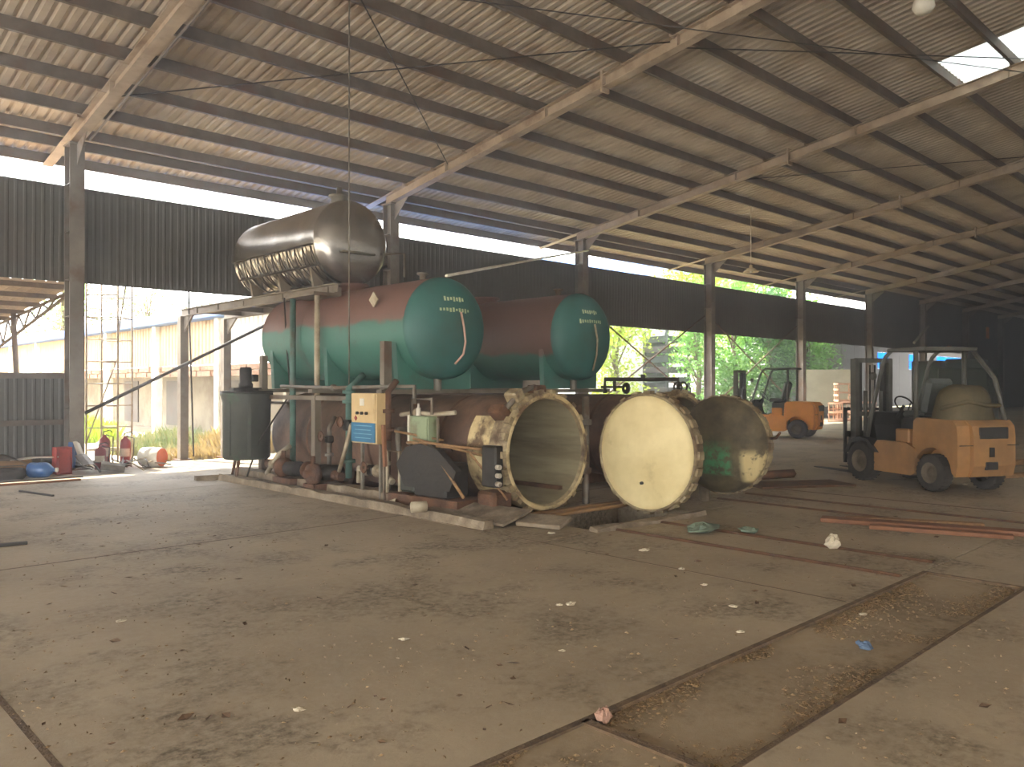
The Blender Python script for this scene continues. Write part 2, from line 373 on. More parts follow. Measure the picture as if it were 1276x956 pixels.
for (x0, x1, y0, y1) in ((0.99, 7.4, 2.53, 2.57), (2.9, 7.4, 1.78, 1.81), (2.91, 2.96, 1.8, 2.55), (7.365, 7.395, 1.8, 2.55), (5.92, 5.94, 2.6, 7.0), (0.97, 1.005, 2.6, 8.1), (XA, 12, 8.095, 8.125)):
    MB().box(((x0 + x1) / 2, (y0 + y1) / 2, -.009), (x1 - x0, y1 - y0, .02)).build('joint_dirt', m_joint, floor)
ground = MB().box((40, 77, -0.16), (400, 120, 0.2)).build('ground', m_ground); struct(ground, 'bright bare yard with patches of dry grass', 'ground')
yard = MB().box((-60, -20, -0.16), (80, 74, 0.2)).build('ground', m_ground); struct(yard, 'bare yard beyond the open end of the shed', 'ground')

# rails leading out of the two pressure vessels
for ax, lab in ((7.41, 'rusty steel trolley rail running out from the open pressure vessel'), (10.37, 'rusty steel trolley rail running out from the vessel with the green door')):
    for s in (-1, 1):
        x = ax + s * 0.38
        y1 = PY0 if ax < 9 else 6.2
        o = MB().prism([(-0.035, 0.001), (0.035, 0.001), (0.02, 0.012), (0.012, 0.02), (-0.012, 0.02), (-0.02, 0.012)], 2.62, y1, 'Y').build('trolley_rail', m_rust, None, (x, 0, 0))
        tag(o, lab, 'rail', 'trolley rails in the floor')
o = MB().box((0, 0, 0.0015), (0.05, 3.6, 0.003)).build('trolley_rail', m_rust, None, (11.62, 4.4, 0)); tag(o, 'flat iron strip set in the floor beside the green door', 'rail')

# ------------------------------------------------------------------ structure: roof
ceiling = bpy.data.objects.new('ceiling', None); COL.objects.link(ceiling); struct(ceiling, 'corrugated tan roof sheets on dark purlins', 'roof')
def roof_sheet_mesh(y0, y1, w, pitch, mat, name, lift=0.0):
    mb = MB(); pr = corr_profile(w, pitch, 0.045)
    vs = []
    for y in (y0, y1):
        for x, d in pr: vs.append((x, y, (6.63 + 0.155 * (WY - y)) + d + lift))
    n = len(pr); fs = [(i, i + 1, n + i + 1, n + i) for i in range(n - 1)]
    vs2 = [(v[0], v[1], v[2] + 0.006) for v in vs]
    mb.add(vs, fs); mb.add(vs2, [tuple(reversed(f)) for f in fs]); return mb.mesh(name, mat)
low = roof_sheet_mesh(18.75, 9.7, 1.0, 0.2, m_roof, 'roof_sheet')
high = roof_sheet_mesh(9.9, YR, 1.0, 0.2, m_roof, 'roof_sheet', 0.012)
mid = roof_sheet_mesh(9.9, 6.0, 1.0, 0.2, m_roof, 'roof_sheet', 0.012)
sky_high = roof_sheet_mesh(6.1, YR, 1.0, 0.2, m_sky_sheet, 'skylight_sheet', 0.02)
for i in range(int(XB - XA) + 1):
    x = XA + i
    link('roof_sheet', low, ceiling, (x, 0, 0))
    sl = 18.2 < x + 0.5 < 20.2
    if sl: link('roof_sheet', mid, ceiling, (x, 0, 0))
    link('skylight_sheet' if sl else 'roof_sheet', sky_high if sl else high, ceiling, (x, 0, 0))
far = MB()
for x0 in range(int(XA) - 1, int(XB) + 1, 8):
    pr = corr_profile(8.0, 0.4, 0.045); vs = [(x0 + x, y, 6.63 + 0.155 * (WY - YR) - 0.155 * (YR - y) + d) for y in (YR, -15.5) for x, d in pr]
    n = len(pr); MB().add(vs, [(i, i + 1, n + i + 1, n + i) for i in range(n - 1)]).build('roof_sheet', m_roof, ceiling)
pm = MB().prism([(-0.035, 0), (0.035, 0), (0.035, 0.03), (-0.02, 0.03), (-0.02, 0.18), (0.035, 0.18), (0.035, 0.2), (-0.035, 0.2)], 0, BAY, 'X').mesh('purlin', m_purlin)
PUR = [18.6, 17.7, 17.15] + [16.1 - 1.12 * k for k in range(14)]
for b in range(NB0, NB1):
    for y in PUR:
        link('purlin', pm, ceiling, (X0 + b * BAY, y, zr(y) + 0.24))
gut = MB().prism([(18.72, 6.22), (18.9, 6.22), (18.9, 6.4), (18.88, 6.4), (18.88, 6.24), (18.72, 6.24)], XA, XB, 'X').build('gutter', m_blueroof, ceiling)

# rafters
def rafter():
    L0, L1 = WY + 1.85, YR
    t = thing('roof_rafter', 'tan steel rafter deep in the far bays of the shed', 'roof beam', (0, 0, 0), 0, 'roof rafters')
    def strip(w, z0, z1, nm, y0=L0):
        MB().add([(sx * w / 2, y, zr(y) + z) for y in (y0, L1) for z in (z0, z1) for sx in (-1, 1)],
                 [(0, 1, 3, 2), (4, 6, 7, 5), (0, 4, 5, 1), (2, 3, 7, 6), (0, 2, 6, 4), (1, 5, 7, 3)]).build(nm, m_rafter, t)
    strip(0.2, 0.0, 0.016, 'bottom_flange', WY + 0.2); strip(0.014, 0.0, 0.24, 'web', WY + 0.2); strip(0.2, 0.225, 0.24, 'top_flange')
    cl = MB().box((0, 0, 0.1), (0.2, 0.014, 0.2)).mesh('purlin_cleat', m_rafter)
    for y in PUR[3:]:
        for s in (-1, 1): link('purlin_cleat', cl, t, (s * 0.06, y + 0.05, zr(y) + 0.2))
    st = MB().box((0, 0, 0.12), (0.19, 0.012, 0.22)).mesh('stiffener', m_rafter)
    for y in (14.6, 11.4, 8.2, 5.0): link('stiffener', st, t, (0, y, zr(y)))
    pl = MB().box((0, 0, 0.12), (0.22, 0.05, 0.4)).mesh('splice_plate', m_rafter); link('splice_plate', pl, t, (0, 9.9, zr(9.9)))
    return t
r0 = rafter(); r0.location.x = X0
for n in range(NB0, NB1 + 1):
    if n == 0: continue
    c = copy_tree(r0); c.location.x = X0 + n * BAY
    lab = {1: 'tan steel rafter sloping up over the silver drum', 2: 'tan steel rafter rising from the column the pale pipe meets', 3: 'tan steel rafter passing behind the hanging conical lamp', 4: 'tan steel rafter above the bright orange forklift'}.get(n)
    if lab: c['label'] = lab; del c['group']
r0['label'] = 'tan steel rafter with a slim conduit clipped along it'; del r0['group']
# columns
def column(n):
    t = thing('steel_column', 'weathered steel I-column deep in the far bays', 'column', (0, 0, 0), 0, 'back wall columns')
    H = 6.16
    MB().box((0, 0, H / 2), (0.012, 0.3, H)).build('web', m_column, t)
    fl = MB().box((0, 0, H / 2), (0.26, 0.016, H)).mesh('flange', m_column)
    link('flange', fl, t, (0, -0.16, 0)); link('flange', fl, t, (0, 0.16, 0))
    bp = MB().box((0, 0, 0.012), (0.42, 0.48, 0.024)).build('base_plate', m_rust, t)
    hp = MB().box((0, 0, H), (0.28, 0.42, 0.03)).build('cap_plate', m_column, t)
    sf = MB().box((0, 0, 0), (0.25, 0.3, 0.012)).mesh('stiffener', m_column)
    for z in (1.15, 2.9, 3.6, 4.5, 5.4): link('stiffener', sf, t, (0, 0, z))
    MB().prism([(-0.17, 6.16), (-0.75, 6.26), (-0.17, 5.75)], -0.008, 0.008, 'X').build('knee_gusset', m_column, t)
    return t
c0 = column(0); c0.location = (X0, WY, 0)
for n in range(NB0, NB1 + 1):
    if n == 0: continue
    c = copy_tree(c0); c.location = (X0 + n * BAY, WY, 0)
    lab = {1: 'steel I-column half hidden behind the silver drum', 2: 'steel I-column met by the long pale sloping pipe', 3: 'steel I-column between two open bays full of trees', 4: 'steel I-column behind the bright orange forklift', 5: 'steel I-column beside the pale slatted crates'}.get(n)
    if lab: c['label'] = lab; del c['group']
c0['label'] = 'steel I-column beside the junk heap and red extinguishers'; del c0['group']

# back wall: band of sheets between the columns
wall = bpy.data.objects.new('wall_back', None); COL.objects.link(wall); struct(wall, 'band of dark corrugated sheets between the back columns', 'wall')
def clad_mesh(h, mat, name, w=BAY / 7):
    pr = corr_profile(w, w / 7, 0.010); n = len(pr)
    vs = [(x, -d, z) for z in (0, h) for x, d in pr]; vs2 = [(x, -d + 0.006, z) for z in (0, h) for x, d in pr]
    fs = [(i, i + 1, n + i + 1, n + i) for i in range(n - 1)]
    return MB().add(vs, fs).add(vs2, [tuple(reversed(f)) for f in fs]).mesh(name, mat)
cu = clad_mesh(0.98, m_clad, 'cladding_sheet'); cl_ = clad_mesh(0.92, m_clad, 'cladding_sheet'); cw = clad_mesh(1.83, m_clad, 'cladding_sheet')
cfull = clad_mesh(3.6, m_clad, 'cladding_sheet')
ctop = clad_mesh(1.0, m_clad, 'cladding_sheet')
for b in range(NB0, NB1):
    for k in range(7):
        x = X0 + b * BAY + k * BAY / 7
        link('cladding_sheet', cu, wall, (x, WY + 0.2, 4.43)); link('cladding_sheet', cl_, wall, (x, WY + 0.215, 3.57))
        if b < 0: link('cladding_sheet', cw, wall, (x, WY + 0.2, 0.0))
        if b >= 7: link('cladding_sheet', cfull, wall, (x, WY + 0.19, 0.0))
        if b >= 5: link('cladding_sheet', ctop, wall, (x, WY + 0.21, 5.40))
    gm = MB().box((BAY / 2, 0, 0), (BAY, 0.06, 0.12))
    for z in (3.66, 4.45, 5.3): MB().box((X0 + b * BAY + BAY / 2, WY + 0.25, z), (BAY - 0.02, 0.05, 0.12)).build('girt', m_purlin, wall)
    if b < 0:
        for z in (0.9, 1.77): MB().box((X0 + b * BAY + BAY / 2, WY + 0.13, z), (BAY - 0.3, 0.06, 0.1)).build('girt', m_purlin, wall)
# front wall (behind the camera) and the far end
wf = bpy.data.objects.new('wall_front_shade', None); COL.objects.link(wf); struct(wf, 'unseen band of sheets with its lower part closed for shade', 'wall')
for b in range(NB0, NB1):
    MB().box((X0 + b * BAY + BAY / 2, -15.3, 4.9), (BAY, 0.05, 2.6)).build('cladding_sheet', m_clad, wf)
    if b >= 0: MB().box((X0 + b * BAY + BAY / 2, -15.32, 1.8), (BAY, 0.05, 3.6)).build('cladding_sheet', m_clad, wf)  # unseen lower sheets added to shade the right of the shed
we = bpy.data.objects.new('wall_right', None); COL.objects.link(we); struct(we, 'dark sheeted end wall of the shed', 'wall')
for k in range(16): MB().box((XB + 0.1, -15 + 2 * k + 1, 4.5), (0.06, 2, 9.0)).build('cladding_sheet', m_clad, we)

wl = bpy.data.objects.new('wall_left_shade', None); COL.objects.link(wl); struct(wl, 'unseen sheet wall added above the open end to dim the foreground', 'wall')
for k in range(16): MB().box((XA - 0.1, -15 + 2 * k + 1, 6.3), (0.06, 2, 5.4)).build('cladding_sheet', m_clad, wl)  # added out of view to cut the sky light on the foreground floor
# braces
def rod(name, a, b, r, mat, label, cat, group=None, n=6):
    a = Vector(a); b = Vector(b)
    o = MB().tube([(0, 0, 0), b - a], r, n).build(name, mat, None, a)
    return tag(o, label, cat, group)
rod('wall_brace', (X0 + 0.2, WY + 0.05, 1.06), (11.9, WY + 0.05, 4.6), 0.035, m_wire, 'dark diagonal pipe brace rising from the column beside the extinguishers', 'brace', None, 8)
for n in (2, 3):
    for k, (za, zb) in enumerate(((0.7, 4.2), (4.2, 0.7))):
        rod('wall_brace', (X0 + n * BAY + 0.2, WY + 0.08 + 0.05 * k, za), (X0 + (n + 1) * BAY - 0.2, WY + 0.08 + 0.05 * k, zb), 0.028, m_rust, 'thin rusty cross-brace rod in an open bay before the trees', 'brace', 'cross braces in the open bays')
for a, b in (((X0, 15.2, zr(15.2) + .2), (12.0, 8.4, zr(8.4) + .2)), ((X0, 8.6, zr(8.6) + .2), (12.0, 14.6, zr(14.6) + .2)), ((12.0, 8.6, zr(8.6) + .2), (19.3, 4.5, zr(4.5) + .2)), ((19.3, 12.0, zr(12) + .2), (26.6, 6.0, zr(6) + .2))):
    rod('roof_brace', a, b, 0.012, m_wire, 'thin dark bracing rod slung between two roof rafters', 'brace', 'roof bracing rods')
rod('roof_cable', (X0, 10.4, zr(10.4) - 0.05), (19.3, 4.6, zr(4.6) - 0.05), 0.01, m_wire, 'thin dark cable running straight across under the roof', 'cable')
rod('conduit', (X0 + 0.16, 16.5, zr(16.5) - 0.02), (X0 + 0.16, 3.0, zr(3) - 0.02), 0.022, m_purlin, 'slim grey conduit clipped along the rafter above the lean-to', 'pipe')

# ------------------------------------------------------------------ pressure vessels (autoclaves) on the floor
def dome(r, t0, h, sgn, n=8):
    return [(r * math.cos(k / n * math.pi / 2), t0 + sgn * h * math.sin(k / n * math.pi / 2)) for k in range(n + 1)]

def ring_teeth(rad, y0, y1, n, w, hgt, c=(0, 0, 0), phase=0.0):
    mb = MB()
    for k in range(n):
        a = 2 * math.pi * k / n + phase
        m = Matrix.Rotation(a, 4, 'Y')
        cc = m @ Vector((rad, 0, 0))
        mb.box((cc.x + c[0], (y0 + y1) / 2 + c[1], cc.z + c[2]), (hgt, y1 - y0, w), ry=a)
    return mb

def autoclave(ax, ym, ro, rb, rf, yend, cz, label, shellmat):
    t = thing('pressure_vessel', label, 'pressure vessel', (ax, ym, 0))
    L = yend - ym
    MB().lathe([(rb + .045, .16)] + [(ro, .2), (ro, L)] + dome(ro, L, .3, 1), 48, (0, 0, cz)).build('shell', shellmat, t)
    MB().lathe([(rb, .0), (rb, L)] + dome(rb, L, .26, 1), 48, (0, 0, cz)).build('bore', m_bore, t)
    fl = MB().lathe([(rb, 0.0), (rb + .03, -.03), (rf - .05, -.03), (rf - .04, .0), (rf, .02), (rf, .24), (rf - .02, .28), (ro, .30)], 48, (0, 0, cz)).build('flange_ring', m_flange, t)
    ring_teeth(rf + .0, -.03, .07, 22, .085, .07, (0, 0, cz)).build('locking_teeth', m_flange, fl)['kind'] = 'stuff'
    MB().lathe([(rb + .02, -.045), (rb + .05, -.055), (rb + .07, -.045)], 48, (0, 0, cz)).build('gasket', m_cream_rough, fl)
    for y in (L * .28, L * .62, L * .93):
        MB().prism([(-.62, .0), (.62, .0), (.55, .12), (.5, cz - ro * .5), (.3, cz - ro * .8), (0, cz - ro * .93), (-.3, cz - ro * .8), (-.5, cz - ro * .5), (-.55, .12)], y - .06, y + .06, 'Y').build('saddle', m_rust, t)
    for y in (L * .22, L * .5, L * .8):
        MB().lathe([(ro + .008, y - .03), (ro + .008, y + .03)], 48, (0, 0, cz)).build('girth_band', m_rust, t)
    return t
A = autoclave(7.41, 7.07, .70, .665, .75, 12.9, .76, 'brown rusty pressure vessel with its round mouth standing open', m_brown_shell)
B = autoclave(10.37, 7.07, .66, .62, .71, 12.9, .79, 'grimy second pressure vessel behind the swung-open cream door', m_brown_shell)
# cream paint left bare on the shoulder of the open vessel
MB().lathe([(.703, .3), (.703, .72)], 20, (0, 0, .76), a0=R(140), a1=R(236)).build('cream_paint_patch', m_cream_rough, A)['label'] = 'flaked cream paint on the shoulder behind the flange'
# clutter on the flange of A: hydraulic ram, brackets, lifting lugs
MB().box((-.42, .14, 1.47), (.16, .22, .14), ry=R(-30), bev=.02).build('bracket', m_flange, A)
MB().box((-.62, .18, 1.25), (.14, .24, .24), ry=R(-50), bev=.02).build('bracket', m_rust, A)
MB().box((-.05, .12, 1.55), (.2, .18, .1), bev=.02).build('bracket', m_rust, A)
MB().tube([(-.62, .1, 1.3), (-.35, .1, 1.52), (-.1, .1, 1.58)], .035, 8).build('ram', m_steel, A)
MB().box((-.79, .14, .62), (.14, .26, .5), bev=.02).build('lock_box', m_black, A)
for k in range(3): MB().lathe([(.03, -.03), (.03, .03), (0, .03)], 10, (-.84, -.02, .42 + .1 * k)).build('bolt', m_pale_metal, A)
MB().box((-.70, .2, .16), (.3, .34, .3), bev=.03).build('foot_block', m_rust, A)
MB().lathe([(.05, .0), (.05, 1.45), (0, 1.45)], 14, (.9, .12, 0), 'Z').build('hinge_post', m_steel, A)
for z in (.45, 1.1): MB().box((.84, .12, z), (.2, .16, .08), bev=.01).build('hinge_bracket', m_steel, A)

def vdoor(parent, lx, ly, cz, rad, ang, matin, matout, name='door', back=.93, bulge=.25, tooth=.05):
    """dished door; local -Y is the dished outside, +Y the flat inside; ang turns it about Z"""
    d = MB().lathe([(rad * .955, .0)] + [(rad * .955 * (1 - k / 8), .012 - .012 * math.cos(0) + .06 * math.sin(k / 8 * math.pi / 2)) for k in range(9)], 48).build(name, matin, parent, (lx, ly, cz), ang)
    MB().lathe([(rad * back, -.14)] + dome(rad * back, -.14, bulge, -1), 48).build('dished_back', matout, d)
    rm = MB().lathe([(rad * .955, 0), (rad * .97, .02), (rad * .985, .02), (rad * 1.0, .0), (rad * 1.0, -.15), (rad * .93, -.17)], 48).build('door_rim', m_flange, d)
    ring_teeth(rad * 1.005, -.12, -.02, 24, .1, tooth).build('door_teeth', m_flange, d)['kind'] = 'stuff'
    return d
# door of A: stands at a right angle to the mouth, inside facing -X
dA = vdoor(A, 8.25 - 7.41, 6.15 - 7.07, .755, .745, R(90), m_cream, m_domeb); dA['label'] = 'round cream inner face of the swung-open door'
MB().box((0, -.45, .0), (.16, .06, .9), bev=.01).build('hinge_arm', m_steel, dA)
MB().lathe([(.02, 0), (.02, .07), (0, .07)], 12, (.02, .0, -.38)).build('dark_stain', m_black, dA)  # small black disc modelled for a dark stain on the cream face
# door of B: outside dome faces -X
dB = vdoor(B, 9.78 - 10.37, 5.92 - 7.07, .80, .655, R(-86), m_cream, m_domeb, back=1.0, bulge=.30, tooth=.03); dB['label'] = 'dark dished door with a green painted band and cream flakes'
def dome_patch(mb, rad, h, t0, x0, x1, z0, z1, n=10, off=.004):
    vs = []
    for j in range(n + 1):
        for i in range(n + 1):
            x = x0 + (x1 - x0) * i / n; z = z0 + (z1 - z0) * j / n; q = min(1, math.hypot(x, z) / rad)
            vs.append((x, t0 - h * math.sqrt(max(0, 1 - q * q)) - off, z))
    return mb.add(vs, [(j * (n + 1) + i, j * (n + 1) + i + 1, (j + 1) * (n + 1) + i + 1, (j + 1) * (n + 1) + i) for j in range(n) for i in range(n)], True)
MB().box((.0, .12, -.38), (.12, .5, .12), bev=.01).build('hinge_arm', m_rust, dB)
MB().tube([(.62, -.05, .1), (.78, -.2, .12), (.92, -.4, .2)], .018, 6).build('lock_lever', m_rust, dB)
MB().lathe([(.07, 0), (.07, .22), (0, .22)], 10, (-.32, -.05, -.80), 'Z').build('jack_foot', m_curb, dB)

# ------------------------------------------------------------------ upper tanks
def upper_tank(ax, label, hose, m_tank):
    t = thing('storage_tank', label, 'storage tank', (ax, 9.1, 2.42)); r = .735; L = 4.1
    MB().lathe([(r, 0), (r, L)], 48).build('shell', m_tank, t)
    MB().lathe(dome(r, 0, .26, -1), 48).build('end_cap', m_cap, t)
    MB().lathe(dome(r, L, .26, 1), 48).build('end_cap', m_cap, t)
    for y in (.0, 1.4, 2.8, L): MB().lathe([(r + .005, y - .015), (r + .009, y), (r + .005, y + .015)], 48).build('weld_seam', m_tank, t)
    for y in (.25, 2.1, 3.85):
        sd = MB().prism([(-.66, -.88), (.66, -.88), (.7, -.2), (.62, -.42)] + [(r * math.sin(a) * .999, -r * math.cos(a)) for a in [R(50 - 10 * k) for k in range(11)]] + [(-.62, -.42), (-.7, -.2)], y - .05, y + .05, 'Y').build('saddle', m_tank, t)
    # two lines of worn, unreadable lettering on the near cap
    lt = MB(); rnd = random.Random(int(ax * 10))
    for zz, n, w0 in ((.40, 7, .38), (.24, 10, .56)):
        for k in range(n):
            x = -w0 / 2 + w0 * (k + .5) / n; hh = .05 + .03 * rnd.random(); ww = w0 / n * .62
            dome_patch(lt, r, .26, 0, x - ww / 2, x + ww / 2, zz - hh / 2 + .02 * rnd.random(), zz + hh / 2, 2, .006)
    lt.build('worn_lettering', m_letter, t)
    def cy(x, z): return -.26 * math.sqrt(max(0, 1 - (x * x + z * z) / r / r)) - .03
    if hose:
        pts = [(.08, cy(.08, .2), .22), (.11, cy(.11, .0) - .02, .02), (.15, cy(.15, -.25) - .03, -.2), (.12, cy(.12, -.35) - .03, -.38), (.02, cy(.02, -.5), -.52)]
    else:
        pts = [(.06, cy(.06, .2), .2), (.12, cy(.12, 0), -.05), (.13, cy(.13, -.3), -.3), (.08, cy(.08, -.5), -.58)]
    MB().tube(pts, .017, 7).build('sight_hose', m_hose if hose else m_pipe_l, t)
    MB().lathe([(.24, .68), (.24, .80), (.28, .80), (.28, .84), (0, .84)], 20, (0, 2.4, 0), 'Z').build('manhole', m_tank, t)
    MB().lathe([(.05, .70), (.05, .82), (.09, .82), (.09, .85), (0, .85)], 12, (0, .5, 0), 'Z').build('nozzle', m_steel, t)
    MB().lathe([(.06, -.9), (.06, -.7)], 12, (.0, .15, 0), 'Z').build('drain_nozzle', m_steel, t)
    return t
TA = upper_tank(7.41, 'red and green storage tank lying under the silver drum, hose on its green end', True, m_tank)
TB = upper_tank(10.37, 'red and green storage tank lying apart from the silver drum, nearer the trees', False, m_tank2)
MB().box((-.70, .75, .42), (.02, .16, .16), rx=R(45)).build('hazard_sign', m_pipe_l, TA)['label'] = 'small pale diamond sign'

# frame carrying the upper tanks
fr = thing('tank_support_frame', 'low rusty steel frame carrying the two coloured tanks over the vessels', 'frame', (0, 0, 0))
for x in (6.56, 8.6, 9.3, 11.3):
    for y in (9.35, 11.2, 12.95):
        MB().box((x, y, .72), (.11, .11, 1.44)).build('post', m_gantry, fr)
for y in (9.35, 11.2, 12.95): MB().box((8.93, y, 1.505), (4.95, .12, .06)).build('cross_beam', m_gantry, fr)
for x in (6.56, 8.6, 9.3, 11.3): MB().box((x, 11.15, 1.40), (.09, 3.7, .07)).build('side_beam', m_gantry, fr)
MB().box((6.57, 9.35, 1.86), (.13, .1, .7)).build('stub_post', m_gantry, fr)
MB().box((6.57, 12.95, 1.8), (.1, .1, .6)).build('stub_post', m_gantry, fr)

# ------------------------------------------------------------------ gantry and silver tank on top
g = thing('tank_gantry', 'grey steel gantry reaching from a yard post to under the silver drum', 'frame', (0, 0, 0))
for x in (6.95, 7.9):
    MB().prism([(x - .06, 3.06), (x + .06, 3.06), (x + .06, 3.08), (x + .01, 3.08), (x + .01, 3.20), (x + .06, 3.20), (x + .06, 3.22), (x - .06, 3.22), (x - .06, 3.20), (x - .01, 3.20), (x - .01, 3.08), (x - .06, 3.08)], 11.2, 17.4, 'Y').build('beam', m_gantry, g)
    MB().box((x, 17.34, 1.53), (.17, .17, 3.06)).build('post', m_gantry, g)
    MB().prism([(17.26, 3.06), (16.8, 3.06), (17.26, 2.72)], x - .02, x + .02, 'X').build('knee_gusset', m_gantry, g)
    MB().box((x, 17.34, .012), (.3, .3, .024)).build('base_plate', m_rust, g)
for y in (11.5, 13, 14.5, 15.6, 16.6): MB().box((7.42, y, 3.14), (1.0, .08, .1)).build('cross_member', m_gantry, g)
for y in (11.24, 12.0): MB().tube([(6.6, y, 0), (6.6, y, 3.06)], .045 if y < 11.5 else .05, 10).build('front_post', m_pipe_l if y < 11.5 else m_pipe_g, g)
MB().box((6.75, 11.62, 3.03), (.5, .9, .05)).build('post_head', m_gantry, g)

st = thing('silver_drum', 'dented silver metal drum lying on top of the stack under the roof', 'storage tank', (7.41, 11.55, 3.965)); r = .70
def crumple():
    mb = MB(); n = 64; m = 40; L = 2.85; vs = []
    for j in range(m + 1):
        for k in range(n):
            a = 2 * math.pi * k / n; y = L * j / m; lower = max(0, -math.sin(a) - .05) * (1 if math.cos(a) < .4 else .4)
            d = .05 * lower * (noise.noise(Vector((y * 3.2, math.cos(a) * 3, math.sin(a) * 3))) * 1.2 + .6 * math.sin(y * 16 + a * 2))
            rr = r + d
            vs.append((rr * math.cos(a), y, rr * math.sin(a)))
    mb.add(vs, [(j * n + k, (j + 1) * n + k, (j + 1) * n + (k + 1) % n, j * n + (k + 1) % n) for j in range(m) for k in range(n)], True)
    return mb
crumple().build('shell', m_silver, st)
MB().lathe(dome(r, 0, .2, -1), 48).build('end_cap', m_silver, st)
MB().lathe(dome(r, 2.85, .2, 1), 48).build('end_cap', m_silver, st)
net = MB()
for k in range(11):
    y0 = .05 + k * .26
    for dy in (.22, -.22):
        pts = []
        for i in range(11):
            a = R(188 + 9 * i); yy = min(2.83, max(.02, y0 + dy * i / 10)); pts.append(((r + .035) * math.cos(a), yy, (r + .035) * math.sin(a)))
        net.tube(pts, .011, 5)
for a in (R(188), R(215), R(245), R(275)): net.tube([((r + .04) * math.cos(a), y, (r + .04) * math.sin(a)) for y in (.02, 2.83)], .016, 6)
net.build('wire_net', m_wire, st)['label'] = 'dark crossed wires slung under the drum'
MB().lathe([(.14, .66), (.14, .8), (.18, .8), (.18, .84), (.05, .84), (.05, .98), (0, .98)], 18, (0, .35, 0), 'Z').build('filler_neck', m_steel, st)
MB().tube([(-.3, -.19, -.2), (-.3, -.26, -.2), (.3, -.26, -.2), (.3, -.19, -.2)], .02, 6).build('grab_rail', m_steel, st)
MB().tube([(.55, -.14, -.15), (.75, -.2, -.12), (.95, -.2, -.1), (.95, -.2, -.5)], .022, 7).build('outlet_pipe', m_steel, st)
for y in (.35, 1.45, 2.5):
    MB().prism([(-.5, -.745), (.5, -.745), (.56, -.42)] + [(r * math.sin(a), -r * math.cos(a)) for a in [R(50 - 10 * k) for k in range(11)]] + [(-.56, -.42)], y - .03, y + .03, 'Y').build('cradle', m_gantry, st)

rod('hanging_pipe', (6.6, 10.33, 1.5), (6.6, 10.33, zr(10.33) + .24), .012, m_steel, 'thin upright dark pipe hanging from the roof before the silver drum', 'pipe')
o = MB().tube([(0, 0, 0), (5.8, 3.65, 1.3), (11.62, 7.3, 2.58)], .024, 7).build('sloping_pipe', m_pale_metal, None, (7.45, 9.1, 3.18)); tag(o, 'long pale pipe sloping from the tank top to a column', 'pipe')
rod('hanging_cable', (7.0, 16.9, .1), (6.93, 17.0, 3.6), .018, m_wire, 'dark cable hanging beside the gantry post', 'cable')
o = MB().tube([(0, 0, 0), (.06, .03, -.8), (.1, -.03, -1.6), (-.35, .2, -2.4), (-.55, .25, -3.0)], .014, 6).build('hanging_cable', m_wire, None, (6.66, 12.4, 3.06)); tag(o, 'dark cable drooping from the gantry toward the stirring vat', 'cable')

# ------------------------------------------------------------------ pipework on top of the second vessel
p = thing('valve_pipe', 'dark pipe loop with a handwheel on top of the second vessel', 'pipe', (10.37, 8.0, 1.45))
MB().tube([(-.55, .1, .02), (-.55, .1, .24), (.1, -.2, .24), (.62, -.45, .24), (.62, -.45, .0)], .032, 8).build('pipe_loop', m_wire, p)
MB().tube([(-.4, .03, .05), (-.4, .03, .24)], .025, 8).build('riser', m_wire, p)
MB().lathe([(.09, -.015), (.09, .015), (.02, .02)], 16, (-.3, -.12, .10)).build('handwheel', m_wire, p)
MB().tube([(-.62, .12, .12), (-.3, -.08, .12)], .02, 6).build('stem', m_wire, p)
MB().lathe([(.035, .24), (.035, .32), (0, .32)], 8, (.05, -.18, 0), 'Z').build('vent_cap', m_wire, p)
for x in (.02, .16):
    MB().tube([(x, -.86 + .07 * math.cos(q), .12 + .07 * math.sin(q)) for q in [2 * math.pi * k / 14 for k in range(15)]], .018, 6).build('lifting_ring', m_wire, p)

# ------------------------------------------------------------------ vat with stirrer
v = thing('stirring_vat', 'dark metal vat on splayed legs with a motor on its lid', 'vat', (6.28, 12.98, 0))
MB().lathe([(0, .36), (.36, .36), (.385, .39), (.39, 1.32), (.43, 1.44), (.43, 1.47), (.40, 1.47)], 40, ax='Z').build('drum', m_vat, v)
MB().lathe([(.43, 1.475), (.43, 1.50), (0, 1.50)], 40, ax='Z').build('lid', m_black, v)
for k in range(3):
    a = R(100 + 120 * k); MB().tube([(.30 * math.cos(a), .30 * math.sin(a), .38), (.40 * math.cos(a), .40 * math.sin(a), .06)], [.03, .024], 8).build('leg', m_rust, v)
    MB().box((.40 * math.cos(a), .40 * math.sin(a), .05), (.1, .1, .03)).build('foot', m_rust, v)
mo = MB().lathe([(.0, 1.90), (.085, 1.90), (.1, 1.87), (.1, 1.64), (.12, 1.62), (.12, 1.56), (.09, 1.54), (.15, 1.50)], 18, (-.02, 0, 0), 'Z').build('motor', m_black, v)
MB().box((.12, -.03, 1.72), (.1, .12, .12), bev=.01).build('terminal_box', m_black, mo)
MB().box((-.02, 0, 1.53), (.5, .16, .05)).build('motor_bridge', m_black, v)
for a in (R(200), R(250)): MB().box((.395 * math.cos(a), .395 * math.sin(a), .88), (.02, .05, .9), rz=a).build('stiffener_rib', m_vat, v)
MB().tube([(.38, -.1, 1.3), (.75, -.2, 1.28)], .025, 8).build('outlet_pipe', m_steel, v)

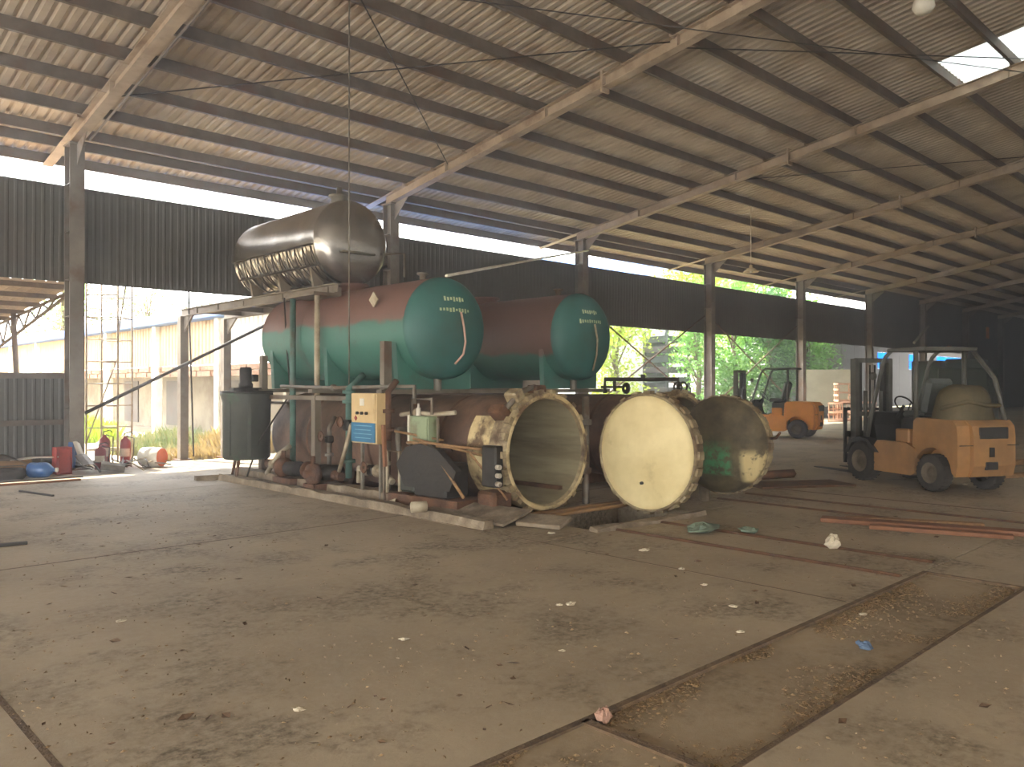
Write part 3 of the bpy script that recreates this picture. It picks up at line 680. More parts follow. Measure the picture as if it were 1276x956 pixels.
# ------------------------------------------------------------------ control cabinet and machinery before the open vessel
cb = thing('control_cabinet', 'cream electric control cabinet with a blue lower plate on thin posts', 'cabinet', (6.25, 9.3, 0))
MB().box((0, 0, 1.15), (.16, .6, .68), bev=.01).build('box', m_cab, cb)
MB().box((-.085, 0, 1.30), (.012, .56, .36)).build('door', m_cab, cb)
bp_ = MB().box((-.087, 0, .96), (.014, .56, .26)).build('blue_plate', m_blue, cb)
for k in range(4): MB().box((-.0955, .0, 1.05 - .055 * k), (.002, .44 - .06 * (k % 2), .012)).build('worn_print', m_blue2, bp_)
MB().box((-.093, .02, 1.37), (.012, .1, .1), bev=.004).build('meter', m_white, cb)
for k in range(3): MB().lathe([(.022, 0), (.022, -.03), (0, -.03)], 10, (-.09, -.1 + .11 * k, 1.22), 'X').build('button', m_black, cb)
MB().box((-.094, .17, 1.15), (.01, .05, .05), rx=R(45)).build('warning_label', m_red, cb)
for y in (-.22, .22): MB().box((.05, y, .42), (.04, .04, .84)).build('post', m_steel, cb)

bx = thing('junction_box', 'sage green junction box on a pale pipe stand', 'electrical box', (6.45, 8.35, 0))
MB().box((0, 0, 1.02), (.16, .4, .36), bev=.012).build('box', m_greenbox, bx)
MB().box((-.085, -.02, 1.02), (.012, .34, .3)).build('door', m_greenbox, bx)
MB().box((-.09, .19, 1.02), (.02, .03, .38)).build('pale_edge', m_white, bx)
MB().tube([(.02, .28, .1), (.02, .28, 1.42), (.02, -.16, 1.42), (.02, -.16, 1.22)], .022, 8).build('stand', m_gantry, bx)
MB().tube([(.02, -.28, .1), (.02, -.28, 1.18)], .02, 8).build('stand', m_gantry, bx)
MB().lathe([(.03, 1.2), (.03, 1.3), (.015, 1.31), (.015, 1.36), (0, 1.36)], 10, (0, .1, 0), 'Z').build('lamp_bulb', m_white, bx)

vp = thing('vacuum_pump', 'big black vacuum pump block with a peaked belt guard beside the vessel', 'pump', (6.5, 8.15, 0), R(4))
MB().box((0, 0, .12), (.5, 1.3, .14)).build('base', m_rust, vp)
MB().box((0, -.1, .40), (.42, .6, .44), bev=.03).build('body', m_black, vp)
MB().box((.0, .36, .38), (.36, .3, .34), bev=.03).build('body', m_vat, vp)
MB().prism([(-.62, .55), (-.5, .30), (.34, .30), (.5, .58), (.32, .80), (.05, .86), (-.28, .80)], -.24, -.14, 'X').build('belt_guard', m_black, vp)
MB().lathe([(.16, -.2), (.2, -.18), (.2, .2), (.16, .24), (0, .24)], 20, (.06, .1, .66)).build('cylinder', m_black, vp)
MB().tube([(-.18, .35, .86), (-.2, .0, .86), (-.22, -.35, .62), (-.24, -.75, .25)], .02, 6).build('guard_edge', m_timber, vp)
MB().tube([(.0, .5, .5), (.0, .7, .5), (.0, .75, .9), (.0, .75, 1.0), (.2, .78, 1.0)], .04, 8).build('suction_pipe', m_steel, vp)

wb_ = thing('timber_batten', 'orange timber batten propped upright between cabinet and pump', 'timber', (6.2, 8.86, 0))
MB().box((0, 0, .80), (.04, .05, .55), rx=R(-4)).build('batten', m_redwood, wb_); MB().box((0, 0, .3), (.03, .03, .5)).build('stake', m_gantry, wb_)
lp = [((6.12, 8.0, .90), (6.55, 7.35, .82)), ((6.25, 8.3, .92), (6.7, 7.2, .70)), ((6.3, 7.9, .84), (6.8, 7.25, .80)), ((6.5, 7.5, .78), (6.72, 7.05, .22)), ((6.25, 8.7, 1.0), (6.5, 8.0, .90))]
for i, (a, b) in enumerate(lp): rod('scrap_batten', a, b, .016, m_timber, 'thin splintered batten lying across the pump and vessel shoulder', 'timber', 'battens on the pump', 5)

def pipe_run(name, pts, rad, mat, label, flanges=(), valves=()):
    t = thing(name, label, 'pipe', pts[0]); o = Vector(pts[0])
    MB().tube([Vector(q) - o for q in pts], rad, 10).build('pipe', mat, t)
    for q, ax in flanges: MB().lathe([(0, -.025), (rad * 1.9, -.025), (rad * 1.9, .025), (0, .025)], 14, Vector(q) - o, ax).build('flange', mat, t)
    for q, ax in valves:
        q = Vector(q) - o
        vb = MB().box(q, (rad * 3.2, rad * 3.2, rad * 3.2), bev=rad * .6).build('valve', m_black, t)
        MB().tube([q, q + Vector((-.14, 0, .05))], .012, 6).build('stem', m_steel, vb)
        MB().lathe([(.075, -.01), (.085, 0), (.075, .01), (.02, .0)], 14, q + Vector((-.15, 0, .05)), 'X').build('handwheel', m_rust, vb)
    return t
pipe_run('feed_pipe', [(6.45, 10.1, .25), (6.45, 10.1, 1.55), (6.7, 10.1, 1.75)], .05, m_pipe_g, 'green feed pipe rising to the red and green tank', [((6.45, 10.1, 1.5), 'Z'), ((6.45, 10.1, 1.36), 'Z'), ((6.45, 10.1, .5), 'Z')], [((6.45, 10.1, 1.02), 'Z')])
pipe_run('feed_pipe', [(6.4, 9.75, .22), (6.4, 9.75, .42), (6.4, 9.2, .42), (6.4, 8.95, .3)], .045, m_pipe_l, 'pale low pipe bend under the control cabinet', [((6.4, 9.55, .42), 'Y'), ((6.4, 9.3, .42), 'Y')], [((6.4, 9.42, .42), 'Y')])
pipe_run('feed_pipe', [(6.42, 12.5, .3), (6.42, 11.6, .28), (6.42, 10.9, .30), (6.42, 10.25, .26)], .07, m_rust, 'thick rusty header pipe lying along the foot of the open vessel', [((6.42, 11.9, .285), 'Y'), ((6.42, 11.2, .29), 'Y'), ((6.42, 10.6, .28), 'Y')], [((6.42, 11.55, .28), 'Y'), ((6.42, 10.75, .29), 'Y')])
pipe_run('feed_pipe', [(6.35, 9.0, .15), (6.35, 9.0, .72), (6.35, 8.72, .72), (6.35, 8.72, .2)], .026, m_pipe_l, 'slim pale pipe loop between cabinet and pump', [((6.35, 9.0, .55), 'Z')])
pipe_run('feed_pipe', [(6.5, 12.2, 1.58), (6.5, 10.6, 1.56), (6.5, 9.1, 1.58), (6.5, 8.6, 1.58), (6.5, 8.6, 1.35)], .028, m_steel, 'grey pipe running level along the tank frame', [((6.5, 9.1, 1.58), 'Y'), ((6.5, 10.6, 1.56), 'Y')])
pipe_run('feed_pipe', [(6.25, 9.72, 1.05), (6.3, 9.95, .7), (6.35, 10.2, .35)], .03, m_pipe_l, 'pale pipe slanting down from the cabinet to the header', [])
pipe_run('feed_pipe', [(6.36, 9.0, .85), (6.36, 9.0, 1.5), (6.5, 9.0, 1.66)], .045, m_rust, 'rough upright pipe close beside the control cabinet', [((6.36, 9.0, 1.0), 'Z'), ((6.36, 9.0, 1.25), 'Z')])
pipe_run('feed_pipe', [(6.52, 10.75, .3), (6.52, 10.75, .95), (6.62, 10.75, 1.12)], .035, m_steel, 'short grey riser between the pale gantry post and green pipe', [((6.52, 10.75, .55), 'Z')], [((6.52, 10.75, .78), 'Z')])
pipe_run('feed_pipe', [(6.5, 8.9, 1.2), (6.5, 8.55, 1.24), (6.5, 8.2, 1.22), (6.62, 7.9, 1.25)], .03, m_pipe_l, 'pale pipe crossing behind the sage green box', [((6.5, 8.55, 1.24), 'Y')])
pipe_run('feed_pipe', [(6.3, 12.3, .16), (6.3, 11.9, .5), (6.5, 11.9, .62)], .04, m_pipe_l, 'pale bent pipe near the stirring vat legs', [((6.3, 12.1, .33), 'Y')])
for k, (y, x) in enumerate(((11.55, 6.3), (10.55, 6.33))):
    pm_ = thing('transfer_pump', 'small grimy transfer pump at the foot of the open vessel', 'pump', (x, y, 0), R(90 * k), 'transfer pumps')
    MB().box((0, 0, .11), (.3, .55, .1)).build('base', m_rust, pm_)
    MB().lathe([(0, -.28), (.09, -.28), (.11, -.25), (.11, .04), (.07, .06), (.07, .12)], 16, (0, 0, .30)).build('motor', m_black, pm_)
    MB().lathe([(.07, .12), (.15, .14), (.16, .2), (.15, .26), (.06, .28), (.06, .34), (.0, .34)], 18, (0, 0, .30)).build('volute', m_rust, pm_)
    MB().tube([(0, .2, .3), (.0, .2, .56)], .035, 8).build('outlet', m_rust, pm_)
# plinth, curbs, plates in front of the vessel
pl = MB().box((0, 0, .03), (.74, 6.2, .06), bev=.015).build('plinth', m_curb, None, (6.62, 10.2, 0)); tag(pl, 'low concrete plinth along the foot of the open vessel', 'plinth')
def rough_bar(L, w, h, seed):
    rnd = random.Random(seed); mb = MB(); n = int(L / .22); vs = []
    for i in range(n + 1):
        y = -L / 2 + L * i / n
        for x, z in ((-w / 2, 0), (-w / 2 * .8, h), (w / 2 * .8, h), (w / 2, 0)):
            vs.append((x + rnd.uniform(-.015, .015), y, max(0, z + (rnd.uniform(-.02, .012) if z else 0))))
    fs = [(i * 4 + k, i * 4 + (k + 1) % 4, i * 4 + 4 + (k + 1) % 4, i * 4 + 4 + k) for i in range(n) for k in range(4)] + [(3, 2, 1, 0), (n * 4, n * 4 + 1, n * 4 + 2, n * 4 + 3)]
    return mb.add(vs, fs)
o = rough_bar(6.6, .16, .10, 3).build('concrete_curb', m_curb, None, (6.02, 9.95, 0), R(.6)); tag(o, 'long rough concrete curb bounding the machinery', 'curb')
o = rough_bar(5.6, .2, .17, 5).build('concrete_curb', m_curb, None, (6.36, 10.7, 0)); tag(o, 'taller inner concrete curb close against the pumps', 'curb')
o = rough_bar(.8, .14, .08, 9).build('concrete_curb', m_curb, None, (6.0, 13.4, 0), R(80)); tag(o, 'short crumbled curb beneath the stirring vat', 'curb')
o = MB().box((0, 0, 0), (.52, 1.35, .03), ry=R(-12), bev=.006).build('cover_plate', m_curb, None, (6.36, 7.25, .09), R(6)); tag(o, 'tilted flat cover plate lying before the open vessel', 'plate')
o = MB().box((0, 0, .0), (.35, .55, .05), ry=R(-9), bev=.01).build('concrete_slab', m_curb, None, (6.62, 6.35, .06), R(18)); tag(o, 'broken concrete slab at the pit edge', 'slab')
o = rough_bar(1.9, .16, .05, 11).build('concrete_curb', m_curb, None, (7.7, 5.66, 0), R(86)); tag(o, 'rough concrete lip along the pit under the cream door', 'curb')
o = MB().lathe([(.0, .14), (.08, .14), (.13, .1), (.2, .0)], 14, ax='Z').build('rubble_heap', m_curb, None, (6.88, 7.42, .0)); tag(o, 'small pale rubble heap at the foot of the flange', 'rubble')
for i, (a, b, w) in enumerate((((6.75, 6.93, .0), (8.9, 6.80, .0), .1), ((6.75, 6.72, .0), (8.85, 6.6, .0), .07))):
    a = Vector(a); b = Vector(b); d = b - a
    o = MB().box((0, 0, .03), (d.length, w, .04), bev=.008).build('timber_plank', m_timber, None, (a + b) / 2, math.atan2(d.y, d.x)); tag(o, 'muddy timber plank bridging the pit under the doors', 'timber', 'planks over the pit')
for x, sgn in ((7.03, -1), (7.79, 1)):
    o = MB().box((0, 0, -.0), (.06, 5.6, .05)).build('vessel_rail', m_rust, A, (x - 7.41, 2.9, .26))

# ------------------------------------------------------------------ forklifts
def wheel(t, x, y, rad, w, nm='wheel'):
    o = MB().lathe([(rad * .56, -w / 2), (rad * .9, -w / 2), (rad * .97, -w * .36), (rad, -w * .2), (rad, w * .2), (rad * .97, w * .36), (rad * .9, w / 2), (rad * .56, w / 2)], 32, ax='X').build(nm, m_rubber, t, (x, y, rad))
    s = -1 if x < 0 else 1
    rm = MB().lathe([(rad * .57, s * w * .5), (rad * .52, s * w * .42), (rad * .44, s * w * .2), (rad * .30, s * w * .2), (rad * .26, s * w * .34), (rad * .1, s * w * .38), (0, s * w * .38)], 28, ax='X').build('rim', m_rim, o)
    tr = MB()
    for k in range(26):
        a = 2 * math.pi * k / 26
        tr.box((0, rad * math.cos(a), rad * math.sin(a)), (w * .8, rad * .09, rad * .035), rx=a + math.pi / 2)
    tr.build('tread', m_rubber, o)['kind'] = 'stuff'
    return o

def forklift(label, loc, rz, mb_, mc, load, tall=2.16):
    t = thing('forklift', label, 'forklift', loc, rz)
    for x in (-.48, .48):
        wheel(t, x, .62, .33, .22, 'front_wheel'); wheel(t, x, -.92, .28, .2, 'rear_wheel')
    # chassis side frames and floor
    for s in (-1, 1):
        MB().prism([(.30, .20), (.30, .62), (.22, .70), (-.42, .70), (-.60, .62), (-.60, .24), (-.52, .20)], s * .44, s * .56, 'X').build('side_panel', mb_, t)
        MB().prism([(.18, .50), (.40, .70), (.62, .74), (.86, .66), (.98, .45), (.92, .45), (.80, .62), (.62, .69), (.44, .66), (.30, .50)], s * .38, s * .60, 'X').build('front_fender', m_lblack, t)
        MB().box((s * .47, -.30, .80), (.12, .30, .22), bev=.02).build('battery_step', mb_, t)
    MB().box((0, -.1, .42), (.86, 1.1, .34)).build('chassis', m_lblack, t)
    # counterweight with wheel arches
    arch = [(-.92 + .37 * math.cos(a), .29 + .37 * math.sin(a)) for a in [R(5 + 17 * k) for k in range(11)]]
    prof = [(-.52, .30), (-.52, .72), (-.54, 1.04), (-.60, 1.10), (-1.30, 1.08), (-1.38, 1.00), (-1.40, .86), (-1.40, .42), (-1.36, .26), (-1.30, .26)]
    low_ = [p_ for p_ in arch if p_[1] > .3]
    for s in (-1, 1):
        MB().prism(prof[:-1] + [(-1.30, .30)] + list(reversed(low_)), s * .30, s * .525, 'X').build('counterweight_side', mc if load else mb_, t)
    cw = MB().prism([(-.50, .30), (-.50, 1.02), (-.60, 1.10), (-1.32, 1.08), (-1.43, 1.00), (-1.47, .86), (-1.47, .42), (-1.40, .26), (-1.2, .26)], -.30, .30, 'X').build('counterweight', mc, t)
    MB().box((.06, -1.465, .90), (.52, .03, .17), bev=.01).build('rear_grille', m_lblack, cw)
    MB().box((.02, -1.46, .42), (.22, .05, .12), bev=.01).build('tow_notch', m_lblack, cw)
    MB().box((.02, -1.46, .62), (.09, .04, .14)).build('tow_pin', m_lblack, cw)
    MB().box((0, -1.452, .72), (1.06, .02, .012)).build('seam', m_lblack, cw)
    # hood, seat, cowl
    MB().box((0, -.42, .86), (.84, .62, .46), bev=.05).build('hood', m_lblack, t)
    st_ = MB().box((0, -.18, 1.13), (.5, .46, .12), bev=.05).build('seat', m_seat, t)
    MB().box((0, -.44, 1.42), (.5, .14, .58), rx=R(14), bev=.06).build('seat_back', m_seat, t)
    MB().prism([(.36, .60), (.62, .66), (.66, 1.0), (.52, 1.16), (.40, 1.14), (.46, .95)], -.42, .42, 'X').build('cowl', m_lblack, t)
    MB().tube([(0, .42, 1.06), (0, .26, 1.26)], .025, 8).build('steering_column', m_lblack, t)
    MB().tube([(.17 * math.cos(q), .25 + .10 * math.sin(q), 1.28 + .13 * math.sin(q)) for q in [2 * math.pi * k / 18 for k in range(19)]], .014, 6).build('steering_wheel', m_lblack, t)
    for x in (.2, .28): MB().tube([(x, .44, 1.08), (x + .02, .36, 1.3)], .012, 6).build('lever', m_lgrey, t)
    # overhead guard
    for s in (-1, 1):
        MB().tube([(s * .46, .60, .62), (s * .46, .48, 1.10), (s * .46, .22, 1.92), (s * .46, .14, 2.06), (s * .46, .0, tall)], .032, 8).build('front_post', m_lgrey, t)
        MB().tube([(s * .46, -.52, .95), (s * .46, -.52, tall - .03)] if load else [(s * .46, -.62, .95), (s * .46, -.62, tall - .03)], .035, 8).build('rear_post', m_lgrey, t)
        MB().box((s * .46, -.32, tall), (.07, .80, .06), bev=.01).build('guard_rail', m_lgrey, t)
    for y in (.0, -.72): MB().box((0, y, tall), (.98, .07, .06), bev=.01).build('guard_rail', m_lgrey, t)
    for k in range(5): MB().box((-.32 + .16 * k, -.36, tall + .01), (.03, .70, .035)).build('guard_bar', m_lgrey, t)
    # mast, carriage, forks
    for s in (-1, 1):
        MB().box((s * .34, 1.04, 1.08), (.08, .14, 1.96)).build('mast_rail', m_lgrey, t)
        MB().box((s * .25, 1.06, 1.06), (.06, .10, 1.86)).build('inner_mast_rail', m_lblack, t)
        MB().tube([(s * .16, 1.0, .2), (s * .16, 1.0, 1.5)], .035, 8).build('lift_cylinder', m_lgrey, t)
        fk = MB().box((s * .28, 1.20, .42), (.11, .045, .72)).build('fork', m_lblack, t)
        MB().prism([(1.18, .06), (1.18, .10), (2.2, .075), (2.2, .06)], s * .28 - .055, s * .28 + .055, 'X').build('fork_blade', m_lblack, fk)
        MB().tube([(s * .40, .5, .45), (s * .40, 1.0, .62)], .03, 8).build('tilt_cylinder', m_lblack, t)
        MB().box((s * .44, 1.17, .72), (.05, .04, .95)).build('load_backrest', m_lblack, t)
    for z in (.35, .75): MB().box((0, 1.155, z), (.95, .05, .10)).build('carriage_bar', m_lblack, t)
    for z in (1.18,): MB().box((0, 1.17, z), (.93, .035, .05)).build('load_backrest', m_lblack, t)
    for z in (.18, 1.1, 2.03): MB().box((0, 1.0, z), (.74, .05, .08)).build('mast_tie', m_lgrey, t)
    for x in (-.05, .05): MB().tube([(x, 1.02, .5), (x, 1.02, 1.95)], .015, 6).build('lift_chain', m_lblack, t)
    MB().lathe([(.0, -.04), (.06, -.04), (.07, .0), (.05, .03), (0, .03)], 12, (-.42, .5, 1.75)).build('headlamp', m_lgrey, t)
    if load:   # heap of brown sheeting left on the hood behind the seat
        mbm = MB(); n, m = 22, 10; vs = []
        for j in range(m + 1):
            for k in range(n):
                a = 2 * math.pi * k / n; q = j / m
                rr = math.cos(q * math.pi / 2) ** .6; d = 1 + .13 * noise.noise(Vector((math.cos(a) * 2, math.sin(a) * 2, q * 3 + 5)))
                vs.append((.46 * rr * d * math.cos(a), -.98 + .38 * rr * d * math.sin(a), 1.085 + .50 * math.sin(q * math.pi / 2) * d))
        mbm.add(vs, [(j * n + k, j * n + (k + 1) % n, (j + 1) * n + (k + 1) % n, (j + 1) * n + k) for j in range(m) for k in range(n)], True)
        mbm.build('engine_cover', m_cover, t)
        MB().tube([(-.45, -1.0, 1.25), (-.25, -1.32, 1.36), (0, -1.4, 1.3), (.3, -1.34, 1.3), (.45, -1.1, 1.28)], .03, 7).build('cover_fold', m_cover, t)
        for s in (1,): MB().tube([(s * .46, -1.28, 1.05), (s * .46, -1.1, 1.7), (s * .46, -.68, tall - .02)], .035, 8).build('rear_stay', m_lgrey, t)
        MB().lathe([(.0, .0), (.05, .0), (.05, .03), (0, .03)], 10, (-.2, -1.2, 1.09), 'Z').build('filler_cap', m_white, t)
    return t
forklift('dusty orange forklift parked with its counterweight and tarped hood toward us', (13.91, 4.95, 0), R(-28.7), m_lift, m_lift, True)
forklift('bright orange forklift parked in the open bay before the trees', (23.35, 12.55, 0), R(10), m_lift2, m_lift2, False, 2.1)

# ------------------------------------------------------------------ lamps
def pendant(loc, drop, label, rs):
    t = thing('pendant_lamp', label, 'lamp', loc)
    MB().tube([(0, 0, .1), (0, 0, drop)], .014, 6).build('rod', m_pale_metal, t)
    MB().lathe([(.02, .22), (.05, .21), (.06, .13), (rs * .5, .10), (rs, .0), (rs * .97, -.005), (rs * .5, .085), (.04, .12)], 24, ax='Z').build('shade', m_lamp, t)
    MB().lathe([(0, -.03), (.04, -.02), (.05, .02), (.03, .1)], 12, ax='Z').build('bulb', m_white, t)
pendant((22.4, 12.74, 5.05), 2.02, 'conical pale lamp hanging on a long rod from the roof', .24)
t = thing('bay_lamp', 'white bulbous lamp hanging close under the roof', 'lamp', (13.7, 4.75, 7.55))
MB().lathe([(0, -.02), (.12, 0), (.17, .08), (.15, .18), (.09, .26), (.07, .34), (.11, .38), (.11, .5), (0, .5)], 20, ax='Z').build('bulb_shade', m_white, t)
MB().tube([(0, 0, .5), (0, 0, 1.1)], .012, 6).build('rod', m_pale_metal, t)

# ------------------------------------------------------------------ things lying by the left column
def extinguisher(loc, h, rad, label, tilt=0.0):
    t = thing('fire_extinguisher', label, 'extinguisher', loc)
    MB().lathe([(0, .0), (rad, .0), (rad, h * .72), (rad * .85, h * .8), (rad * .4, h * .86), (rad * .3, h * .92), (0, h * .92)], 20, ax='Z').build('cylinder', m_red, t)
    MB().tube([(-.02, 0, h * .9), (-.02, 0, h), (.1, 0, h * 1.05), (.14, 0, h * .98)], .012, 6).build('handle', m_black, t)
    MB().tube([(.02, -.02, h * .92), (rad + .05, -.04, h * .85), (rad + .04, -.04, h * .4), (rad + .02, -.03, h * .2)], .012, 6).build('hose', m_black, t)
    MB().lathe([(rad + .003, h * .3), (rad + .003, h * .55)], 12, ax='Z', a0=R(190), a1=R(300)).build('paper_label', m_paper, t)
    return t
extinguisher((5.28, 17.0, .0), .68, .10, 'tall dark red extinguisher with its hose looped up')
extinguisher((5.62, 16.85, .0), .64, .10, 'dark red extinguisher with a pale strip leaning on it')
extinguisher((5.05, 16.5, .0), .48, .10, 'short red extinguisher tucked against the column foot')
t = thing('red_fire_box', 'upright open red metal box by the sheeted low wall', 'box', (4.3, 16.15, 0))
MB().box((0, .14, .24), (.24, .02, .48)).build('back', m_redbox, t); MB().box((-.12, 0, .24), (.015, .28, .48)).build('side', m_redbox, t); MB().box((.12, 0, .24), (.015, .28, .48)).build('side', m_redbox, t)
MB().box((0, 0, .01), (.24, .28, .015)).build('bottom', m_redbox, t); MB().box((0, 0, .47), (.24, .28, .015)).build('top', m_redbox, t)
MB().box((0, -.15, .24), (.2, .012, .42), rz=R(14)).build('door', m_redbox, t)
t = thing('orange_drum', 'small drum lying on its side with an orange end', 'drum', (5.95, 16.3, .19), R(35))
MB().lathe([(.17, -.2), (.19, -.18), (.195, -.02), (.2, .0), (.195, .02), (.19, .2), (.18, .22)], 28).build('body', m_white, t)
MB().lathe([(0, -.19), (.15, -.19), (.165, -.21), (.18, -.2)], 28).build('end', m_orange, t)
MB().lathe([(.18, .22), (.165, .23), (.15, .21), (0, .21)], 28).build('end', m_orange, t)
t = thing('water_jug', 'blue plastic water jug lying on its side', 'jug', (3.85, 15.7, .135), R(50))
MB().lathe([(0, .2), (.11, .2), (.13, .17), (.13, .08), (.122, .06), (.13, .03), (.13, -.08), (.12, -.12), (.06, -.19), (.035, -.2), (.035, -.26), (0, -.26)], 24).build('body', m_bluejug, t)
MB().lathe([(.04, -.25), (.04, -.28), (0, -.28)], 14).build('cap', m_white, t)
def tyre(loc, rad, label, rx=0.0):
    o = MB().lathe([(rad * .6, -.08), (rad * .9, -.09), (rad, -.04), (rad, .04), (rad * .9, .09), (rad * .6, .08), (rad * .62, 0), (rad * .6, -.08)], 24, ax='Z').build('old_tyre', m_rubber, None, loc); o.rotation_euler = (rx, 0, .4); return tag(o, label, 'tyre')
tyre((3.3, 15.8, .09), .34, 'old black tyre lying flat by the low wall')
def sheet(nm, loc, w, l, rot, mat, label, cat, bend=.08, group=None):
    n = 6; vs = []
    for j in (0, 1):
        for i in range(n + 1):
            x = -w / 2 + w * i / n
            for k in (0, 1): vs.append((x, -l / 2 + l * j, bend * math.sin(i / n * 5) + .012 * k))
    fs = []
    q = lambda j, i, k: (j * (n + 1) + i) * 2 + k
    for i in range(n): fs += [(q(0, i, 1), q(0, i + 1, 1), q(1, i + 1, 1), q(1, i, 1)), (q(0, i, 0), q(1, i, 0), q(1, i + 1, 0), q(0, i + 1, 0)), (q(0, i, 0), q(0, i + 1, 0), q(0, i + 1, 1), q(0, i, 1)), (q(1, i, 0), q(1, i, 1), q(1, i + 1, 1), q(1, i + 1, 0))]
    o = MB().add(vs, fs).build(nm, mat, None, loc); o.rotation_euler = rot; return tag(o, label, cat, group)
sheet('scrap_sheet', (4.72, 15.95, .16), .5, .35, (R(30), R(18), R(20)), m_scrapgrey, 'bent grey scrap sheet in the junk heap by the column', 'scrap')
sheet('scrap_sheet', (5.05, 15.8, .10), .45, .4, (R(10), R(-15), R(70)), m_scrapgrey, 'crumpled dark scrap sheet beside the red extinguishers', 'scrap', .1)
sheet('scrap_sheet', (4.62, 16.2, .34), .16, .5, (R(55), R(10), R(25)), m_white, 'white plastic strip sticking up from the junk heap', 'scrap', .02)
sheet('scrap_sheet', (4.5, 16.28, .32), .2, .45, (R(70), R(20), R(15)), m_bluejug, 'blue plastic scrap propped by the red box', 'scrap', .03)
sheet('scrap_sheet', (3.55, 16.25, .28), .8, .5, (R(8), R(6), R(10)), m_scrapgrey, 'grey scrap sheeting heaped against the low wall', 'scrap', .06)
sheet('scrap_sheet', (3.95, 16.2, .30), .9, .12, (R(5), R(-3), R(4)), m_white, 'pale strip lying along the low wall heap', 'scrap', .02)
t = thing('dark_crate', 'dark broken crate against the low sheeted wall', 'crate', (3.45, 16.3, 0))
for z in (.05, .15, .25): MB().box((0, -.2, z), (.7, .02, .08)).build('slat', m_timber, t)
for x in (-.34, .34): MB().box((x, 0, .15), (.03, .42, .3)).build('end', m_timber, t)
rnd = random.Random(21)
for k in range(26):
    x = 4.55 + 1.5 * rnd.random(); y = 15.85 + .75 * rnd.random(); a = rnd.uniform(0, 6.28); L = rnd.uniform(.25, .6); h = .02 + .12 * max(0, 1 - abs(x - 5.1)) * rnd.random()
    d = Vector((math.cos(a) * L / 2, math.sin(a) * L / 2, rnd.uniform(-.05, .1)))
    c = Vector((x, y, h + .06)); o = MB().tube([-d, Vector((0, 0, .03 * rnd.random())), d], .014, 6).build('scrap_rod', m_scrapgrey if k % 3 else m_pipe_l, None, c)
    tag(o, 'short bent rod in the junk heap beside the extinguishers', 'scrap', 'rods in the junk heap')
def bar(nm, a, b, w, h, mat, label, cat, group=None, z=0.0):
    a = Vector(a); b = Vector(b); d = b - a
    o = MB().box((0, 0, h / 2 + z), (d.length, w, h), bev=min(w, h) * .15).build(nm, mat, None, (*((a + b) / 2), 0), math.atan2(d.y, d.x)); return tag(o, label, cat, group)
bar('floor_bar', (2.6, 14.88), (4.22, 14.79), .05, .035, m_redwood, 'long thin rusty bar on the floor before the low wall', 'bar')
bar('floor_bar', (3.12, 13.87), (3.33, 12.94), .035, .025, m_wire, 'short dark bar lying askew on the floor', 'bar')
bar('floor_bar', (2.9, 15.35), (4.4, 15.3), .04, .03, m_wire, 'dark strip lying along the foot of the junk', 'bar')
bar('floor_bar', (1.9, 9.3), (2.15, 9.25), .06, .03, m_black, 'stubby black bar alone on the bare floor', 'bar')
# timber at right
bar('timber_plank', (9.25, 4.35), (9.95, 2.35), .22, .05, m_redwood, 'broad reddish timber plank lying between the rails', 'timber')
bar('timber_plank', (9.15, 3.75), (9.6, 2.45), .12, .045, m_redwood, 'narrow reddish timber plank beside the broad one', 'timber')
bar('timber_plank', (9.55, 4.2), (10.2, 2.9), .12, .04, m_timber, 'brown timber plank beside the reddish ones', 'timber')
bar('timber_plank', (16.9, 5.3), (20.2, 4.1), .14, .1, m_timber, 'long pale timber lying behind the dusty forklift', 'timber')
bar('timber_plank', (15.6, 4.2), (17.8, 3.4), .1, .08, m_timber, 'short pale timber lying behind the dusty forklift wheel', 'timber')
bar('floor_plate', (11.6, 6.6), (13.0, 5.75), .7, .03, m_rust, 'dark flat plate on the floor beside the green door', 'plate')
rod('door_prop', (10.0, 5.85, .34), (10.75, 5.45, .36), .06, m_rust, 'rusty square prop sticking out behind the green door', 'bar', None, 4)

# ------------------------------------------------------------------ background at the far bays: annex, boards, crates, machines
an = thing('annex', 'dark lean-to annex of boarded walls behind the far bays', 'building', (0, 0, 0))
for k in range(28):
    x0 = 44.0 + 2.0 * k; win = x0 in (60, 66, 72, 74, 76)
    if win:
        MB().box((x0 + 1, 24.0, 1.4), (1.98, .08, 2.8)).build('wall_panel', m_clad, an); MB().box((x0 + 1, 24.0, 4.6), (1.98, .08, 1.2)).build('wall_panel', m_clad, an)
        MB().box((x0 + 1, 24.0, 3.4), (1.94, .02, 1.18)).build('window_pane', m_win_blue, an)['label'] = 'bright blue translucent pane'
        MB().box((x0 + 1, 23.98, 3.4), (1.98, .04, .06)).build('glazing_bar', m_clad, an)
    else: MB().box((x0 + 1, 24.0, 2.6), (1.98, .08, 5.2)).build('wall_panel', m_clad, an)
    MB().box((x0 + 1, 20.65, 5.24), (1.98, 6.9, .08)).build('roof_panel', m_clad, an)
for k in range(10): MB().box((100, 17.4 + .7 * k, 2.6), (.08, .69, 5.2)).build('wall_panel', m_clad, an)
o = MB().box((0, 0, .0), (.55, .03, .75)).build('orange_light_plate', m_gap_orange, wall, (60.6, WY + .12, 5.1))  # plate over closed cladding, its orange painted for a glowing gap
for x, z, w in ((53.2, 3.4, .8), (56.0, 3.35, .9)): MB().box((0, 0, 0), (w, .03, .14)).build('orange_light_plate', m_gap_orange, wall, (x, WY + .12, z + .5))  # more plates coloured as light in the wall, nothing open behind
